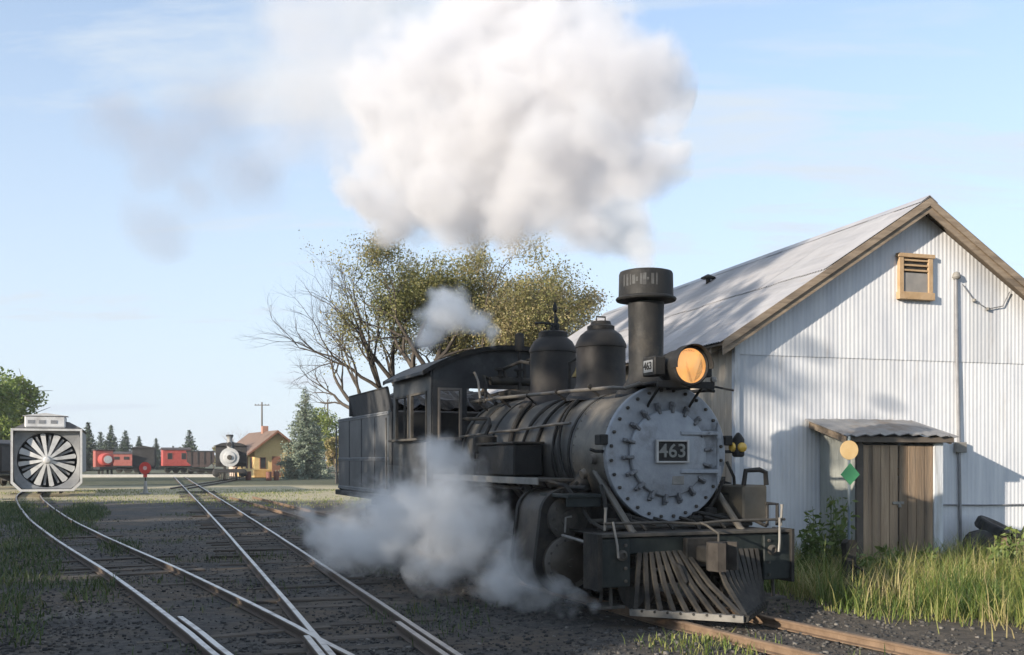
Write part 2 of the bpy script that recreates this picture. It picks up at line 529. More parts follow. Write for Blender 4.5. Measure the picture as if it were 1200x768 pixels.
# guard rails and wing rails of the frog
gline = [p for p in offset_line(cut, HG - 0.10) if 8.0 < p.y < 10.4]
rail_part(gline[:1] + gline[1:], tl, M_RAIL, 'guard_rail')
mline = [p for p in offset_line(mid, -HG + 0.10) if 7.6 < p.y < 10.2]
rail_part(mline, tm, M_RAIL, 'guard_rail')
wline = [p + Vector((-0.085, 0.0)) for p in offset_line(mid, HG) if 7.6 < p.y < 9.5]
rail_part(wline, tm, M_RAIL, 'wing_rail')
# the engine's own track
eng = resample([(6.6, 3.3), (4.0, 6.7), (2.78, 8.9), (2.05, 10.4), (1.69, 11.2), (-2.31, 21.2), (-7.0, 32.9), (-12.0, 45.4)], 0.28)
te = thing('railway_track', (0, 0, 0), 0, 'rusty narrow gauge track under and in front of the black locomotive', 'railway track', 'yard tracks')
rail_part(offset_line(eng, -HG), te, M_RAILRUST); rail_part(offset_line(eng, HG), te, M_RAILRUST)
lay_ties(eng, te, 2.0, 26, (-0.09, 0.008))
# far siding tracks
for pts, lb in (([(-19.5, 60), (-23.4, 84), (-28.5, 112)], 'distant siding track under the far black locomotive'),
                ([(-46, 118), (-40, 131), (-30, 140), (-10, 148)], 'distant siding track under the red caboose')):
    ln = resample(pts, 1.2); tf = thing('railway_track', (0, 0, 0), 0, lb, 'railway track', 'yard tracks')
    rail_part(offset_line(ln, -HG), tf); rail_part(offset_line(ln, HG), tf)

# ================================================================ STONES
def stones(name, pts, smin, smax, m, label):
    n = len(pts)
    base = np.array([(x, y, z) for z in (-1, 1) for y in (-1, 1) for x in (-1, 1)], dtype=float) * 0.55
    q = np.array([[0, 2, 3, 1], [4, 5, 7, 6], [0, 1, 5, 4], [2, 6, 7, 3], [0, 4, 6, 2], [1, 3, 7, 5]])
    v = base[None] * (1 + RNG.uniform(-.45, .45, (n, 8, 3)))
    ang = RNG.uniform(0, 2 * PI, n); ca, sa = np.cos(ang), np.sin(ang)
    tl_ = RNG.uniform(-.6, .6, n); ct, st = np.cos(tl_), np.sin(tl_)
    y, z = v[:, :, 1].copy(), v[:, :, 2].copy()
    v[:, :, 1] = y * ct[:, None] - z * st[:, None]; v[:, :, 2] = y * st[:, None] + z * ct[:, None]
    x, y = v[:, :, 0].copy(), v[:, :, 1].copy()
    v[:, :, 0] = x * ca[:, None] - y * sa[:, None]; v[:, :, 1] = x * sa[:, None] + y * ca[:, None]
    s = smin + (smax - smin) * RNG.random(n) ** 2.2
    v = v * s[:, None, None]; v[:, :, 2] *= 0.75
    v += np.asarray(pts)[:, None, :]
    f = (q[None] + 8 * np.arange(n)[:, None, None]).ravel()
    o = link(name, np_mesh(name, v.reshape(-1, 3), f, np.full(6 * n, 4), m, np.repeat(RNG.random(n), 8)))
    return tag(o, label, None, None, 'stuff')

def near_scatter(n, y0, y1, xa, xb, pw=1.6, keep=None):
    out = []
    while len(out) < n:
        t = random.random() ** pw; y = y0 + (y1 - y0) * t
        x = random.uniform(xa(y), xb(y))
        if keep and not keep(x, y): continue
        out.append((x, y, ground_height(x, y) + 0.004))
    return out
M_STONE = tint_mat('ballast_stone', [(0, (0.022, 0.022, 0.023)), (0.6, (0.06, 0.057, 0.053)), (0.92, (0.11, 0.10, 0.09)), (1, (0.19, 0.175, 0.155))], 0.9)
stones('ballast', near_scatter(26000, 7.6, 30, lambda y: -0.52 * y, lambda y: min(0.52 * y, 9), 1.9,
       lambda x, y: noise.noise((x * 0.45, y * 0.45, 2)) > -0.25 + 0.9 * random.random() - 0.45), 0.008, 0.034, M_STONE, 'loose dark ballast stones and cinders strewn over the yard')
# ================================================================ MAIN LOCOMOTIVE
# local frame: +x ahead, -y the side turned to the camera, z up; origin on the track below the smokebox front
M_BLACK = mat('engine_black', (0.012, 0.012, 0.012), (0.026, 0.025, 0.024), 6, 0.5, 0.0, 0.2, 30, c3=(0.055, 0.048, 0.04), scale3=2.6, amt3=(0.54, 0.74), rough2=0.75, spec=0.28)
M_JACKET = mat('boiler_jacket', (0.055, 0.054, 0.053), (0.10, 0.096, 0.088), 3, 0.4, 0.25, 0.12, 18, c3=(0.17, 0.155, 0.13), scale3=2.2, amt3=(0.52, 0.72), rough2=0.7)
M_SMOKEBOX = mat('smokebox_steel', (0.11, 0.098, 0.083), (0.18, 0.16, 0.13), 4, 0.5, 0.25, 0.2, 25, c3=(0.06, 0.055, 0.05), scale3=1.5, amt3=(0.48, 0.7))
M_SILVER = mat('silver_paint', (0.25, 0.27, 0.30), (0.33, 0.35, 0.38), 5, 0.5, 0.3, 0.15, 40, c3=(0.15, 0.15, 0.155), scale3=2.6, amt3=(0.52, 0.74))
M_TRIM = mat('bright_trim', (0.48, 0.47, 0.45), (0.38, 0.37, 0.36), 9, 0.45, 0.4)
M_DARK = mat('grimy_iron', (0.015, 0.0145, 0.014), (0.036, 0.033, 0.029), 7, 0.7, 0.1, 0.3, 30, c3=(0.07, 0.057, 0.043), scale3=2.2, amt3=(0.52, 0.75), spec=0.28)
M_DUSTY = mat('dusty_iron', (0.048, 0.045, 0.041), (0.095, 0.086, 0.074), 8, 0.75, 0.1, 0.3, 30, spec=0.28)
M_GREEN = mat('dark_green_beam', (0.008, 0.012, 0.012), (0.02, 0.026, 0.025), 5, 0.55, 0.0, 0.2, 30, c3=(0.045, 0.046, 0.04), scale3=2.0, spec=0.28)
M_PALE = mat('weathered_pale_steel', (0.19, 0.18, 0.165), (0.29, 0.275, 0.25), 7, 0.7, 0.2, 0.2)
M_COAL = mat('coal', (0.012, 0.012, 0.013), (0.035, 0.035, 0.036), 9, 0.4, 0, 0.8, 14)
M_BRASS = mat('worn_brass', (0.42, 0.30, 0.11), (0.30, 0.21, 0.08), 10, 0.4, 0.8)
M_COPPER = mat('dusty_pipe', (0.10, 0.09, 0.078), (0.16, 0.145, 0.125), 8, 0.55, 0.3)
M_WHITE_NUM = mat('number_white', (0.62, 0.62, 0.60), (0.5, 0.5, 0.48), 20, 0.6)
M_DIGIT = mat('digit_grey', (0.24, 0.24, 0.22), (0.17, 0.17, 0.155), 14, 0.6)
def glow_mat(name, col, strength, edge):
    m = bpy.data.materials.new(name); m.use_nodes = True
    n, l = m.node_tree.nodes, m.node_tree.links; b = n['Principled BSDF']
    b.inputs['Base Color'].default_value = (*col, 1); b.inputs['Roughness'].default_value = 0.12
    t = n.new('ShaderNodeTexCoord'); nz = n.new('ShaderNodeTexNoise'); nz.inputs['Scale'].default_value = 5; l.new(t.outputs['Object'], nz.inputs[0])
    mx = n.new('ShaderNodeMix'); mx.data_type = 'RGBA'; mx.inputs['A'].default_value = (*col, 1); mx.inputs['B'].default_value = (*edge, 1); l.new(nz.outputs['Fac'], mx.inputs['Factor'])
    l.new(mx.outputs['Result'], b.inputs['Emission Color']); b.inputs['Emission Strength'].default_value = strength
    return m
M_LAMP = glow_mat('headlight_glow', (1.0, 0.66, 0.27), 0.40, (1.0, 0.36, 0.08))

def pane_mat():
    m = bpy.data.materials.new('headlight_glass'); m.use_nodes = True
    n, l = m.node_tree.nodes, m.node_tree.links
    t = n.new('ShaderNodeBsdfTransparent'); t.inputs[0].default_value = (.98, .93, .85, 1)
    g = n.new('ShaderNodeBsdfGlossy'); g.inputs['Roughness'].default_value = .08
    f = n.new('ShaderNodeFresnel'); f.inputs[0].default_value = 1.5
    mx = n.new('ShaderNodeMixShader'); l.new(f.outputs[0], mx.inputs[0]); l.new(t.outputs[0], mx.inputs[1]); l.new(g.outputs[0], mx.inputs[2])
    l.new(mx.outputs[0], n['Material Output'].inputs['Surface']); return m
LX, LY, LA = 1.69, 11.2, R(21.8)
LROT = LA - PI / 2
loco = thing('steam_locomotive', (LX, LY, 0), LROT, 'black narrow gauge steam locomotive numbered 463 with silver smokebox front and lit headlight', 'locomotive')
ZC = 1.71

def ring_profile(r0, r1, x0, x1):
    return [(r0, x0), (r1, x0), (r1, x1), (r0, x1)]

# --- boiler, smokebox
boiler = MB().lathe([(.70, -.92), (.725, -.90), (.735, -2.6), (.80, -3.3), (.81, -4.6), (.3, -4.6)], (0, 0, ZC), 'x', 56).build('boiler', M_JACKET, loco)
for x, r in ((-.98, .727), (-1.42, .732), (-1.88, .734), (-2.35, .736), (-2.80, .757), (-3.35, .803), (-3.95, .807), (-4.45, .811)):
    MB().lathe([(r - .01, x - .03), (r + .006, x - .03), (r + .006, x + .03), (r - .01, x + .03)], (0, 0, ZC), 'x', 56).build('boiler_band', M_DARK, boiler)
smk = MB().lathe([(.3, -.94), (.722, -.94), (.722, -.05), (.3, -.05)], (0, 0, ZC), 'x', 56).build('smokebox', M_SMOKEBOX, loco)
rv = MB()
for x in (-.12, -.86):
    for k in range(46):
        a = 2 * PI * k / 46
        p = Vector((x, .722 * math.cos(a), ZC + .722 * math.sin(a))); d = Vector((0, math.cos(a), math.sin(a)))
        rv.tube([p - d * .004, p + d * .008], [.013, .006], 6)
tag(rv.build('rivets', M_SMOKEBOX, smk), kind='stuff')
front = MB().lathe([(.0, -.06), (.735, -.06), (.752, -.045), (.752, .0), (.742, .012), (.50, .016), (.48, .012), (.0, .012)], (0, 0, ZC), 'x', 64).build('smokebox_front', M_SILVER, loco)
bolts = MB()
for k in range(28):
    a = 2 * PI * (k + .5) / 28
    y, z = .69 * math.cos(a), ZC + .69 * math.sin(a)
    bolts.lathe([(.020, .008), (.020, .030), (.012, .038), (0, .038)], (0, y, z), 'x', 6)
tag(bolts.build('bolt_ring', M_DUSTY, front), kind='stuff')
door = MB().lathe([(.478, .010), (.478, .045), (.465, .06), (.38, .078), (.2, .094), (0, .10)], (0, 0, ZC), 'x', 56).build('smokebox_door', M_SILVER, loco)
for k in range(18):
    a = 2 * PI * (k + .25) / 18
    c, s = math.cos(a), math.sin(a)
    Mx = Matrix.Translation((0, 0, ZC)) @ Matrix.Rotation(a, 4, 'X')
    q = MB().box(.014, .062, .475, .565, -.022, .022, .006, Mx)
    q.box(.05, .085, .44, .53, -.017, .017, .006, Mx)
    ctr = Mx @ Vector((.06, .525, 0))
    q.lathe([(.021, 0), (.021, .035), (.012, .045), (0, .045)], tuple(ctr), 'x', 6)
    q.build('door_clamp', mat('clamp_grey', (.13, .135, .145), (.20, .205, .215), 9, .6, .2), door)
# door hinge on the far side
q = MB()
for dz in (-.2, .22):
    q.box(.07, .105, .12, .60, ZC + dz - .022, ZC + dz + .022, .008)
    q.cyl((.075, .61, ZC + dz - .06), (.075, .61, ZC + dz + .06), .03, None, 12)
q.cyl((.07, .61, ZC - .34), (.07, .61, ZC + .34), .014, None, 10)
q.build('hinge', M_SILVER, door)
# number plate 463
npz = ZC + .02
plate = MB().box(.09, .125, -.195, .195, npz - .115, npz + .115, .006).build('number_plate', M_BLACK, loco)
q = MB()
for (y0, y1, z0, z1) in ((-.205, -.178, -.125, .125), (.178, .205, -.125, .125), (-.178, .178, -.125, -.104), (-.178, .178, .104, .125)):
    q.box(.105, .145, y0, y1, npz + z0, npz + z1, .004)
q.build('plate_frame', M_TRIM, plate)
d = link('digits', text_mesh('463', .205, M_DIGIT, .005), plate, (.130, 0, npz), (PI / 2, 0, PI / 2)); d.scale = (1.12, 1, 1)
# small builder's plate and handle on the door
MB().box(.072, .09, .02, .17, ZC - .34, ZC - .245, .004).build('builder_plate', M_PALE, door)

# --- headlight on its bracket
br = MB().box(-.30, .36, -.30, .36, ZC + .735, ZC + .765, .006)
br.box(.33, .37, -.32, .38, ZC + .69, ZC + .765, .006)
for y in (-.24, .28):
    br.tube([(.30, y, ZC + .735), (.05, y, ZC + .55), (.0, y, ZC + .50)], .016, 6)
bracket = br.build('headlight_bracket', M_BLACK, loco)
hz_ = 2.63 + .0
hl = MB().lathe([(.0, -.22), (.10, -.21), (.165, -.15), (.19, -.02), (.195, .22), (.215, .225), (.215, .275), (.20, .285), (.185, .275), (.185, .22)], (.20, .02, hz_), 'x', 36).build('headlight', M_BLACK, loco)
MB().lathe([(.184, .262), (.165, .16), (.12, .06), (.06, .0), (0, -.02)], (.20, .02, hz_), 'x', 40).build('reflector', M_LAMP, hl)
MB().lathe([(.0, .02), (.026, .04), (.034, .075), (.022, .11), (0, .12)], (.20, .02, hz_), 'x', 16).build('bulb', glow_mat('bulb_glow', (1.0, .72, .40), 1.1, (1.0, .62, .28)), hl)
MB().lathe([(.186, .262), (.12, .276), (0, .284)], (.20, .02, hz_), 'x', 36).build('glass_pane', pane_mat(), hl)
MB().lathe([(.19, .22), (.222, .22), (.222, .36), (.215, .36), (.212, .225)], (.20, .02, hz_), 'x', 24, R(-8), R(188)).build('visor', M_BLACK, hl)
q = MB().box(.08, .34, -.06, .10, hz_ - .235, hz_ - .17, .01); q.build('pedestal', M_BLACK, hl)
nb = MB().box(.06, .33, -.335, -.20, hz_ - .10, hz_ + .105, .012).build('number_box', M_BLACK, hl)
q = MB()
MB().box(.10, .29, -.342, -.336, hz_ - .062, hz_ + .066, .001).build('glass_pane', mat('number_glass', (.20, .205, .21), (.26, .265, .27), 14, .35), nb)
d = link('digits', text_mesh('463', .115, M_BLACK, .002), nb, (.195, -.345, hz_ + .002), (PI / 2, 0, 0)); d.scale = (1.0, 1, 1)
nb2 = MB().box(.06, .33, .24, .375, hz_ - .10, hz_ + .105, .012).build('number_box', M_BLACK, hl)
link('digits', text_mesh('463', .115, M_WHITE_NUM, .002), nb2, (.195, .378, hz_ + .002), (PI / 2, 0, PI))
# wires and small lever at the platform end
MB().tube([(.34, .36, ZC + .72), (.36, .48, ZC + .70), (.36, .62, ZC + .68)], .012, 6).build('lamp_wire', M_BLACK, bracket)
MB().lathe([(0, -.03), (.03, -.02), (.03, .02), (0, .03)], (.37, .36, ZC + .79), 'x', 12).build('lamp_socket', M_PALE, bracket)

# --- stack with spark-arrestor cap
st = MB().lathe([(.36, -.06), (.33, .02), (.25, .09), (.205, .17), (.195, .24), (.20, .85), (.205, 1.02)], (-.456, 0, 2.40), 'z', 36).build('smokestack', M_BLACK, loco)
cap = MB().lathe([(.20, .0), (.335, .0), (.345, .018), (.335, .035), (.31, .045), (.305, .30), (.295, .325), (.26, .335), (.20, .335), (.19, .20), (.19, .0)], (-.456, 0, 3.44), 'z', 40).build('stack_cap', M_BLACK, st)
# raised worn marks round the cap band
marks = [(-64, .13, .012), (-54, .13, .016), (-46, .12, .008), (-38, .10, .020), (-31, .05, .012), (-22, .12, .014), (-15, .13, .02), (-8, .03, .012), (2, .12, .016), (11, .13, .010)]
for (deg, h, w) in marks:
    a = R(deg - 17)
    Mx = Matrix.Translation((-.456, 0, 3.645)) @ Matrix.Rotation(a, 4, 'Z')
    MB().box(.300, .309, -w, w, -h / 2, h / 2, .001, Mx).build('cap_mark', mat('worn_paint_mark', (.075, .078, .08), (.03, .03, .031), 18, .7), cap)

# --- domes
def dome(x, h, r, name, m):
    prof = [(r + .16, -.16), (r + .10, -.08), (r + .03, .0), (r, .06), (r, h - .26), (r + .012, h - .255), (r + .012, h - .225), (r - .005, h - .18), (r - .05, h - .10), (r - .12, h - .045), (r - .2, h - .01), (0, h)]
    return MB().lathe(prof, (x, 0, 2.52), 'z', 40).build(name, m, loco)
M_DOME = mat('dome_brown_black', (0.018, 0.016, 0.0155), (0.034, 0.030, 0.028), 4, 0.48, 0.05, 0.12, 22, c3=(0.055, 0.049, 0.041), scale3=1.4, amt3=(0.5, 0.75), rough2=0.68, spec=0.28)
d1 = dome(-1.59, .76, .305, 'sand_dome', M_DOME)
MB().lathe([(.17, .70), (.17, .77), (.13, .79), (.12, .83), (0, .84)], (-1.59, 0, 2.52), 'z', 24).build('dome_lid', M_BLACK, d1)
MB().tube([(-1.59, -.06, 3.34), (-1.59, -.06, 3.41), (-1.59, .06, 3.41), (-1.59, .06, 3.34)], .012, 6).build('lid_handle', M_DUSTY, d1)
d2 = dome(-3.04, .84, .315, 'steam_dome', M_DOME)
MB().lathe([(.20, .78), (.20, .86), (.16, .88), (0, .885)], (-3.04, 0, 2.52), 'z', 24).build('dome_lid', M_BLACK, d2)
for (dx, dy, h, r) in ((.06, .02, .22, .045), (-.08, .05, .15, .04), (.10, -.05, .12, .035)):
    MB().lathe([(r * .8, 0), (r, .03), (r, h * .5), (r * .6, h * .55), (r * .75, h * .8), (r * .4, h), (0, h)], (-3.04 + dx, dy, 3.38), 'z', 12).build('safety_valve', M_BLACK, d2)
MB().tube([(-3.04, 0, 3.50), (-3.12, -.14, 3.52), (-3.16, -.22, 3.51)], [.02, .016, .022], 7).build('whistle_lever', M_BLACK, d2)
MB().lathe([(.012, 0), (.012, .22), (.03, .24), (.03, .30), (.008, .36)], (-3.02, .02, 3.44), 'z', 10).build('whistle', M_BLACK, d2)
# whistle ahead of the cab and turret plumbing
q = MB().lathe([(.03, 0), (.03, .55), (.065, .57), (.07, .60), (.07, .80), (.05, .83), (0, .84)], (-4.25, 0, 2.68), 'z', 14); q.build('steam_whistle', M_DARK, loco)
q = MB().box(-4.45, -4.05, -.25, .25, 2.50, 2.66, .03); q.cyl((-4.28, -.45, 2.80), (-4.28, .45, 2.80), .06, None, 14); q.build('steam_turret', M_DARK, loco)
for (pts, r) in (([(-4.28, -.40, 2.80), (-4.28, -.55, 2.86), (-4.0, -.62, 2.72), (-3.9, -.68, 2.45)], .022),
                 ([(-4.28, -.2, 2.86), (-4.3, -.24, 2.98), (-3.5, -.28, 3.02), (-3.32, -.22, 2.98)], .024),
                 ([(-4.28, .1, 2.86), (-4.3, .1, 3.10), (-3.5, .05, 3.12), (-3.34, .04, 3.12)], .024),
                 ([(-4.52, -.62, 2.93), (-4.2, -.72, 2.90), (-3.95, -.76, 2.76), (-3.75, -.80, 2.50)], .018),
                 ([(-4.5, -.5, 2.62), (-4.0, -.62, 2.60), (-3.5, -.66, 2.42)], .03)):
    MB().tube(resample3(pts) if False else pts, r, 8).build('steam_pipe', M_COPPER if r < .02 else M_DARK, loco)
for y in (-.30, .0):
    q = MB().lathe([(.05, 0), (.06, .03), (.03, .05), (.03, .10), (.07, .12), (.07, .15), (0, .16)], (-4.28, y, 2.84), 'z', 12); q.build('valve_wheel', M_DARK, loco)
# bell beyond the steam dome
q = MB().lathe([(.17, 0), (.165, .02), (.12, .10), (.10, .19), (.06, .25), (0, .27)], (-2.30, .12, 2.72), 'z', 24); bell = q.build('bell', M_BRASS, loco)
MB().tube([(-2.30, -.10, 2.44), (-2.30, -.10, 2.90), (-2.30, .12, 3.02), (-2.30, .34, 2.90), (-2.30, .34, 2.44)], .022, 8).build('yoke', M_DARK, bell)

# --- handrails, sand pipes, boiler pipes
for sy in (-1, 1):
    pts = [(-4.55, sy * .66, 2.50), (-3.3, sy * .65, 2.49), (-1.2, sy * .62, 2.45), (-.1, sy * .60, 2.42), (.08, sy * .55, 2.40), (.10, sy * .38, 2.46)]
    hr = MB().tube(pts, .021, 8).build('handrail', M_COPPER if sy < 0 else M_BLACK, loco)
    for x in (-4.2, -3.3, -2.4, -1.5, -.6):
        MB().lathe([(.022, -.02), (.03, .0), (.022, .02)], (x, sy * .64, 2.468), 'x', 10).tube([(x, sy * .64, 2.45), (x, sy * .52, 2.36)], .014, 6).build('stanchion', M_DARK, hr)
def around(x0, a0, x1, a1, r, n=10, sy=-1):
    """Points round the boiler side; angles from the top, degrees."""
    out = []
    for i in range(n + 1):
        t = i / n; a = R(a0 + (a1 - a0) * t); x = x0 + (x1 - x0) * t
        out.append((x, sy * r * math.sin(a), ZC + r * math.cos(a)))
    return out
for sy in (-1, 1):
    for (x0, x1, rr) in ((-1.45, -1.05, .020), (-1.72, -1.95, .020), (-1.50, -1.28, .016), (-2.05, -2.45, .018)):
        pts = around(x0, 18, x1, 112, .765, 12, sy)
        MB().tube(pts, rr, 7).build('sand_pipe', M_BLACK, loco)
    pts = around(-2.95, 15, -2.75, 50, .80, 5, sy) + around(-2.75, 52, -2.55, 118, .79, 8, sy)
    MB().tube(pts, .036, 9).build('injector_pipe', M_DARK, loco)
    MB().tube([(-4.5, sy * .84, 1.98), (-3.6, sy * .845, 2.0), (-3.0, sy * .80, 2.02), (-2.6, sy * .77, 2.02), (-1.3, sy * .75, 2.06), (-.9, sy * .742, 2.06)], .018, 7).build('air_pipe', M_COPPER, loco)
    MB().lathe([(.05, -.05), (.07, -.04), (.07, .04), (.05, .05)], (-2.55, sy * .82, 1.56), 'x', 14).build('check_valve', M_DARK, loco)
# washout plug and brackets on the near side of the smokebox
for (x, a) in ((-.32, 95), (-.62, 108)):
    aa = R(a); p = Vector((x, -.72 * math.sin(aa), ZC + .72 * math.cos(aa))); dd = Vector((0, -math.sin(aa), math.cos(aa)))
    MB().tube([p, p + dd * .05], [.06, .05], 12).build('washout_plug', M_COPPER, loco)

# --- running boards, tanks and air pump
for sy in (-1, 1):
    y0, y1 = (sy * 1.22, sy * .70) if sy < 0 else (sy * .70, sy * 1.22)
    rb = MB().box(-4.55, -.72, y0, y1, 1.395, 1.43, .006).build('running_board', M_DUSTY, loco)
    MB().box(-4.55, -.72, sy * 1.225 - .012, sy * 1.225 + .012, 1.36, 1.437, .003).build('board_edge', M_PALE if sy < 0 else M_DARK, rb)  # near edge coloured pale to stand in for a lit edge, far one dark
    MB().tube([(-.75, sy * 1.1, 1.40), (-.35, sy * 1.05, 1.36), (-.15, sy * 1.0, 1.20), (.1, sy * .98, 1.0), (.45, sy * .98, .92)], .02, 6).build('board_brace', M_DARK, rb)
    tank = MB().lathe([(0, -1.35), (.15, -1.34), (.19, -1.31), (.19, -.20), (.15, -.17), (0, -.16)], (-2.9, sy * .98, 1.18), 'x', 24).build('air_tank', M_BLACK, loco)
# pump and dark box on the near running board
bx = MB().box(-2.88, -1.62, -1.15, -.77, 1.44, 1.83, .02).build('tool_box', M_BLACK, loco)
MB().box(-2.90, -1.60, -1.17, -.75, 1.83, 1.86, .008).build('lid', M_DARK, bx)
q = MB().lathe([(.13, 0), (.15, .02), (.15, .20), (.11, .22), (.10, .28), (.16, .30), (.16, .50), (.12, .53), (0, .54)], (-3.08, -.98, 1.44), 'z', 20); q.build('air_pump', M_DARK, loco)
bx2 = MB().box(-.35, .28, .80, 1.12, .95, 1.36, .02).build('side_box', mat('olive_brown_box', (.075, .066, .05), (.115, .10, .078), 5, .7, 0, .2), loco)
MB().tube([(.26, .82, 1.36), (.27, .84, 1.52), (.27, 1.02, 1.53), (.27, 1.10, 1.50), (.27, 1.11, 1.36)], .028, 8).build('grab_rail', M_BLACK, bx2)
MB().tube([(.55, 1.05, .93), (.55, 1.05, 1.16), (.55, .90, 1.17)], .02, 7).tube([(.55, .92, 1.17), (.55, .92, .93)], .018, 7).build('grab_rail', M_BLACK, loco)

# --- saddle, cylinders
sd = MB().prism([(-.55, .55), (.55, .55), (.60, .85), (.45, 1.12), (-.45, 1.12), (-.60, .85)], -1.05, -.25, 'x').build('cylinder_saddle', M_DARK, loco)
def hull_outline(c0, r0, c1, r1, n=18):
    pts = []
    for (c, r, a0, a1) in ((c0, r0, 0, 180), (c1, r1, 180, 360)):
        for k in range(n + 1):
            a = R(a0 + (a1 - a0) * k / n); pts.append((c[0] + r * math.cos(a), c[1] + r * math.sin(a)))
    return pts
for sy in (-1, 1):
    cy = sy * 1.02
    body = hull_outline((cy, 1.02), .285, (cy, .54), .345)
    cyl = MB().prism(body, -1.12, -.42, 'x').build('cylinder', mat('cylinder_casing', (.045, .038, .031), (.075, .064, .051), 5, .55, .1, .2, 25, c3=(.025, .023, .021), scale3=1.6), loco)
    fl = [(cy + (a - cy) * 1.07, .78 + (b - .78) * 1.05) for a, b in body]
    MB().prism(fl, -.47, -.40, 'x').build('front_flange', M_DARK, cyl)
    MB().prism(fl, -1.14, -1.07, 'x').build('rear_flange', M_DARK, cyl)
    # valve head above, cylinder head below
    vh = MB().lathe([(.235, -.42), (.235, -.345), (.215, -.33), (.10, -.32), (.095, -.30), (0, -.295)], (0, cy, 1.0), 'x', 32).build('valve_head', M_DUSTY, cyl)
    ch = MB().lathe([(.285, -.42), (.285, -.34), (.265, -.32), (.12, -.285), (.045, -.28), (.04, -.25), (0, -.25)], (0, cy, .525), 'x', 36).build('cylinder_head', mat('cylinder_head_iron', (.052, .043, .032), (.085, .071, .055), 6, .5, .2, .2), cyl)
    MB().lathe([(.272, -.345), (.292, -.345), (.292, -.318), (.272, -.312)], (0, cy, .525), 'x', 36).build('head_rim', M_COPPER, ch)
    hb = MB()
    for k in range(14):
        a = 2 * PI * k / 14
        hb.lathe([(.015, -.335), (.015, -.31), (0, -.305)], (0, cy + .245 * math.cos(a), .525 + .245 * math.sin(a)), 'x', 6)
        if k < 10:
            a = 2 * PI * k / 10
            hb.lathe([(.013, -.335), (.013, -.312), (0, -.308)], (0, cy + .195 * math.cos(a), 1.0 + .195 * math.sin(a)), 'x', 6)
    tag(hb.build('head_bolts', M_DUSTY, cyl), kind='stuff')
    MB().tube([(-.75, sy * .78, 1.22), (-.72, sy * .62, 1.42), (-.70, sy * .55, 1.60)], .12, 14).build('steam_pipe', M_BLACK, loco)
    # plank over the valve chest and its bracket
    y0, y1 = sorted((sy * .80, sy * 1.20))
    pk = MB().box(-.72, .02, y0, y1, 1.235, 1.275, .006).build('step_plank', M_GREEN, loco)
    MB().box(-.02, .0, y0, y1, 1.14, 1.235, .003).build('bracket', M_GREEN, pk)
    MB().tube([(-.22, sy * 1.12, .86), (-.20, sy * 1.12, 1.02), (-.20, sy * 1.05, 1.03)], .012, 6).build('drain_lever', M_PALE, loco)
    MB().tube([(-.22, sy * 1.15, .83), (.30, sy * 1.15, .80), (.46, sy * 1.12, .80)], .016, 6).build('drain_rod', M_PALE, loco)

# --- frames, wheels, rods
def wheel_mesh(r, w, spokes, hub):
    rim = MB().lathe([(r * .84, -w / 2), (r, -w / 2), (r * .985, w / 2 - .02), (r * 1.06, w / 2 - .015), (r * 1.06, w / 2), (r * .84, w / 2), (r * .84, -w / 2)], (0, 0, 0), 'y', 36)
    c = MB().lathe([(hub, -w * .6), (hub, w * .5)], (0, 0, 0), 'y', 16)
    for k in range(spokes):
        a = 2 * PI * k / spokes
        c.tube([(hub * .8 * math.cos(a), 0, hub * .8 * math.sin(a)), (r * .87 * math.cos(a), 0, r * .87 * math.sin(a))], [w * .3, w * .22], 6)
    return rim.mesh('tyre', M_DUSTY), c.mesh('wheel_center', M_DARK)
RAILTOP = .052
DW = wheel_mesh(.50, .12, 12, .12); TW = wheel_mesh(.33, .11, 8, .09)
def add_wheel(parent, x, y, r, wm, name='wheel'):
    w = link(name, wm[1], parent, (x, y, RAILTOP + r)); 
    if y > 0: w.rotation_euler = (0, 0, PI)
    # flange towards the track centre on both sides
    link('tyre', wm[0], w); return w
AX = (-1.75, -2.66, -3.57, -4.48)
for sy in (-1, 1):
    for x in AX:
        add_wheel(loco, x, sy * .47, .50, DW, 'driving_wheel')
        q = MB().lathe([(.30, -.05), (.30, .05)], (0, 0, 0), 'y', 24)
        q.v = [(a, b, c if c < .12 else .12 + (c - .12) * .2) for a, b, c in q.v]
        cw = link('crank_counterweight', q.mesh('crank_counterweight', M_DARK), loco, (x, sy * .80, RAILTOP + .50))
    fr = MB().box(-5.2, -.35, sy * .62 - .03, sy * .62 + .03, .42, .82, .01)
    fr.build('frame', M_BLACK, loco)
    MB().box(AX[3] - .1, AX[0] + .1, sy * .90 - .025, sy * .90 + .025, .28, .40, .012).build('side_rod', M_DUSTY, loco)
    q = MB().tube([(-1.55, sy * 1.0, .54), (AX[2], sy * .98, .34)], .05, 8); q.build('main_rod', M_DUSTY, loco)
    q = MB().box(-1.72, -1.40, sy * 1.0 - .07, sy * 1.0 + .07, .44, .66, .015); q.box(-2.15, -1.10, sy * 1.0 - .04, sy * 1.0 + .04, .66, .70, .006); q.box(-2.15, -1.10, sy * 1.0 - .04, sy * 1.0 + .04, .38, .42, .006)
    q.build('crosshead', M_DARK, loco)
    add_wheel(loco, .16, sy * .47, .33, TW, 'pilot_wheel'); add_wheel(loco, -5.35, sy * .47, .33, TW, 'trailing_wheel')
for x in AX + (.16, -5.35):
    MB().cyl((x, -.5, RAILTOP + (.5 if x in AX else .33)), (x, .5, RAILTOP + (.5 if x in AX else .33)), .07, None, 12).build('axle', M_DARK, loco)
MB().box(-.30, .50, -.62, -.52, .36, .52, .02).box(-.30, .50, .52, .62, .36, .52, .02).box(.04, .28, -.55, .55, .52, .62, .02).build('pilot_truck', M_DARK, loco)
MB().prism([(-.75, .45), (.75, .45), (.85, 1.0), (.6, 1.4), (-.6, 1.4), (-.85, 1.0)], -4.6, -3.0, 'x').build('firebox', M_BLACK, loco)

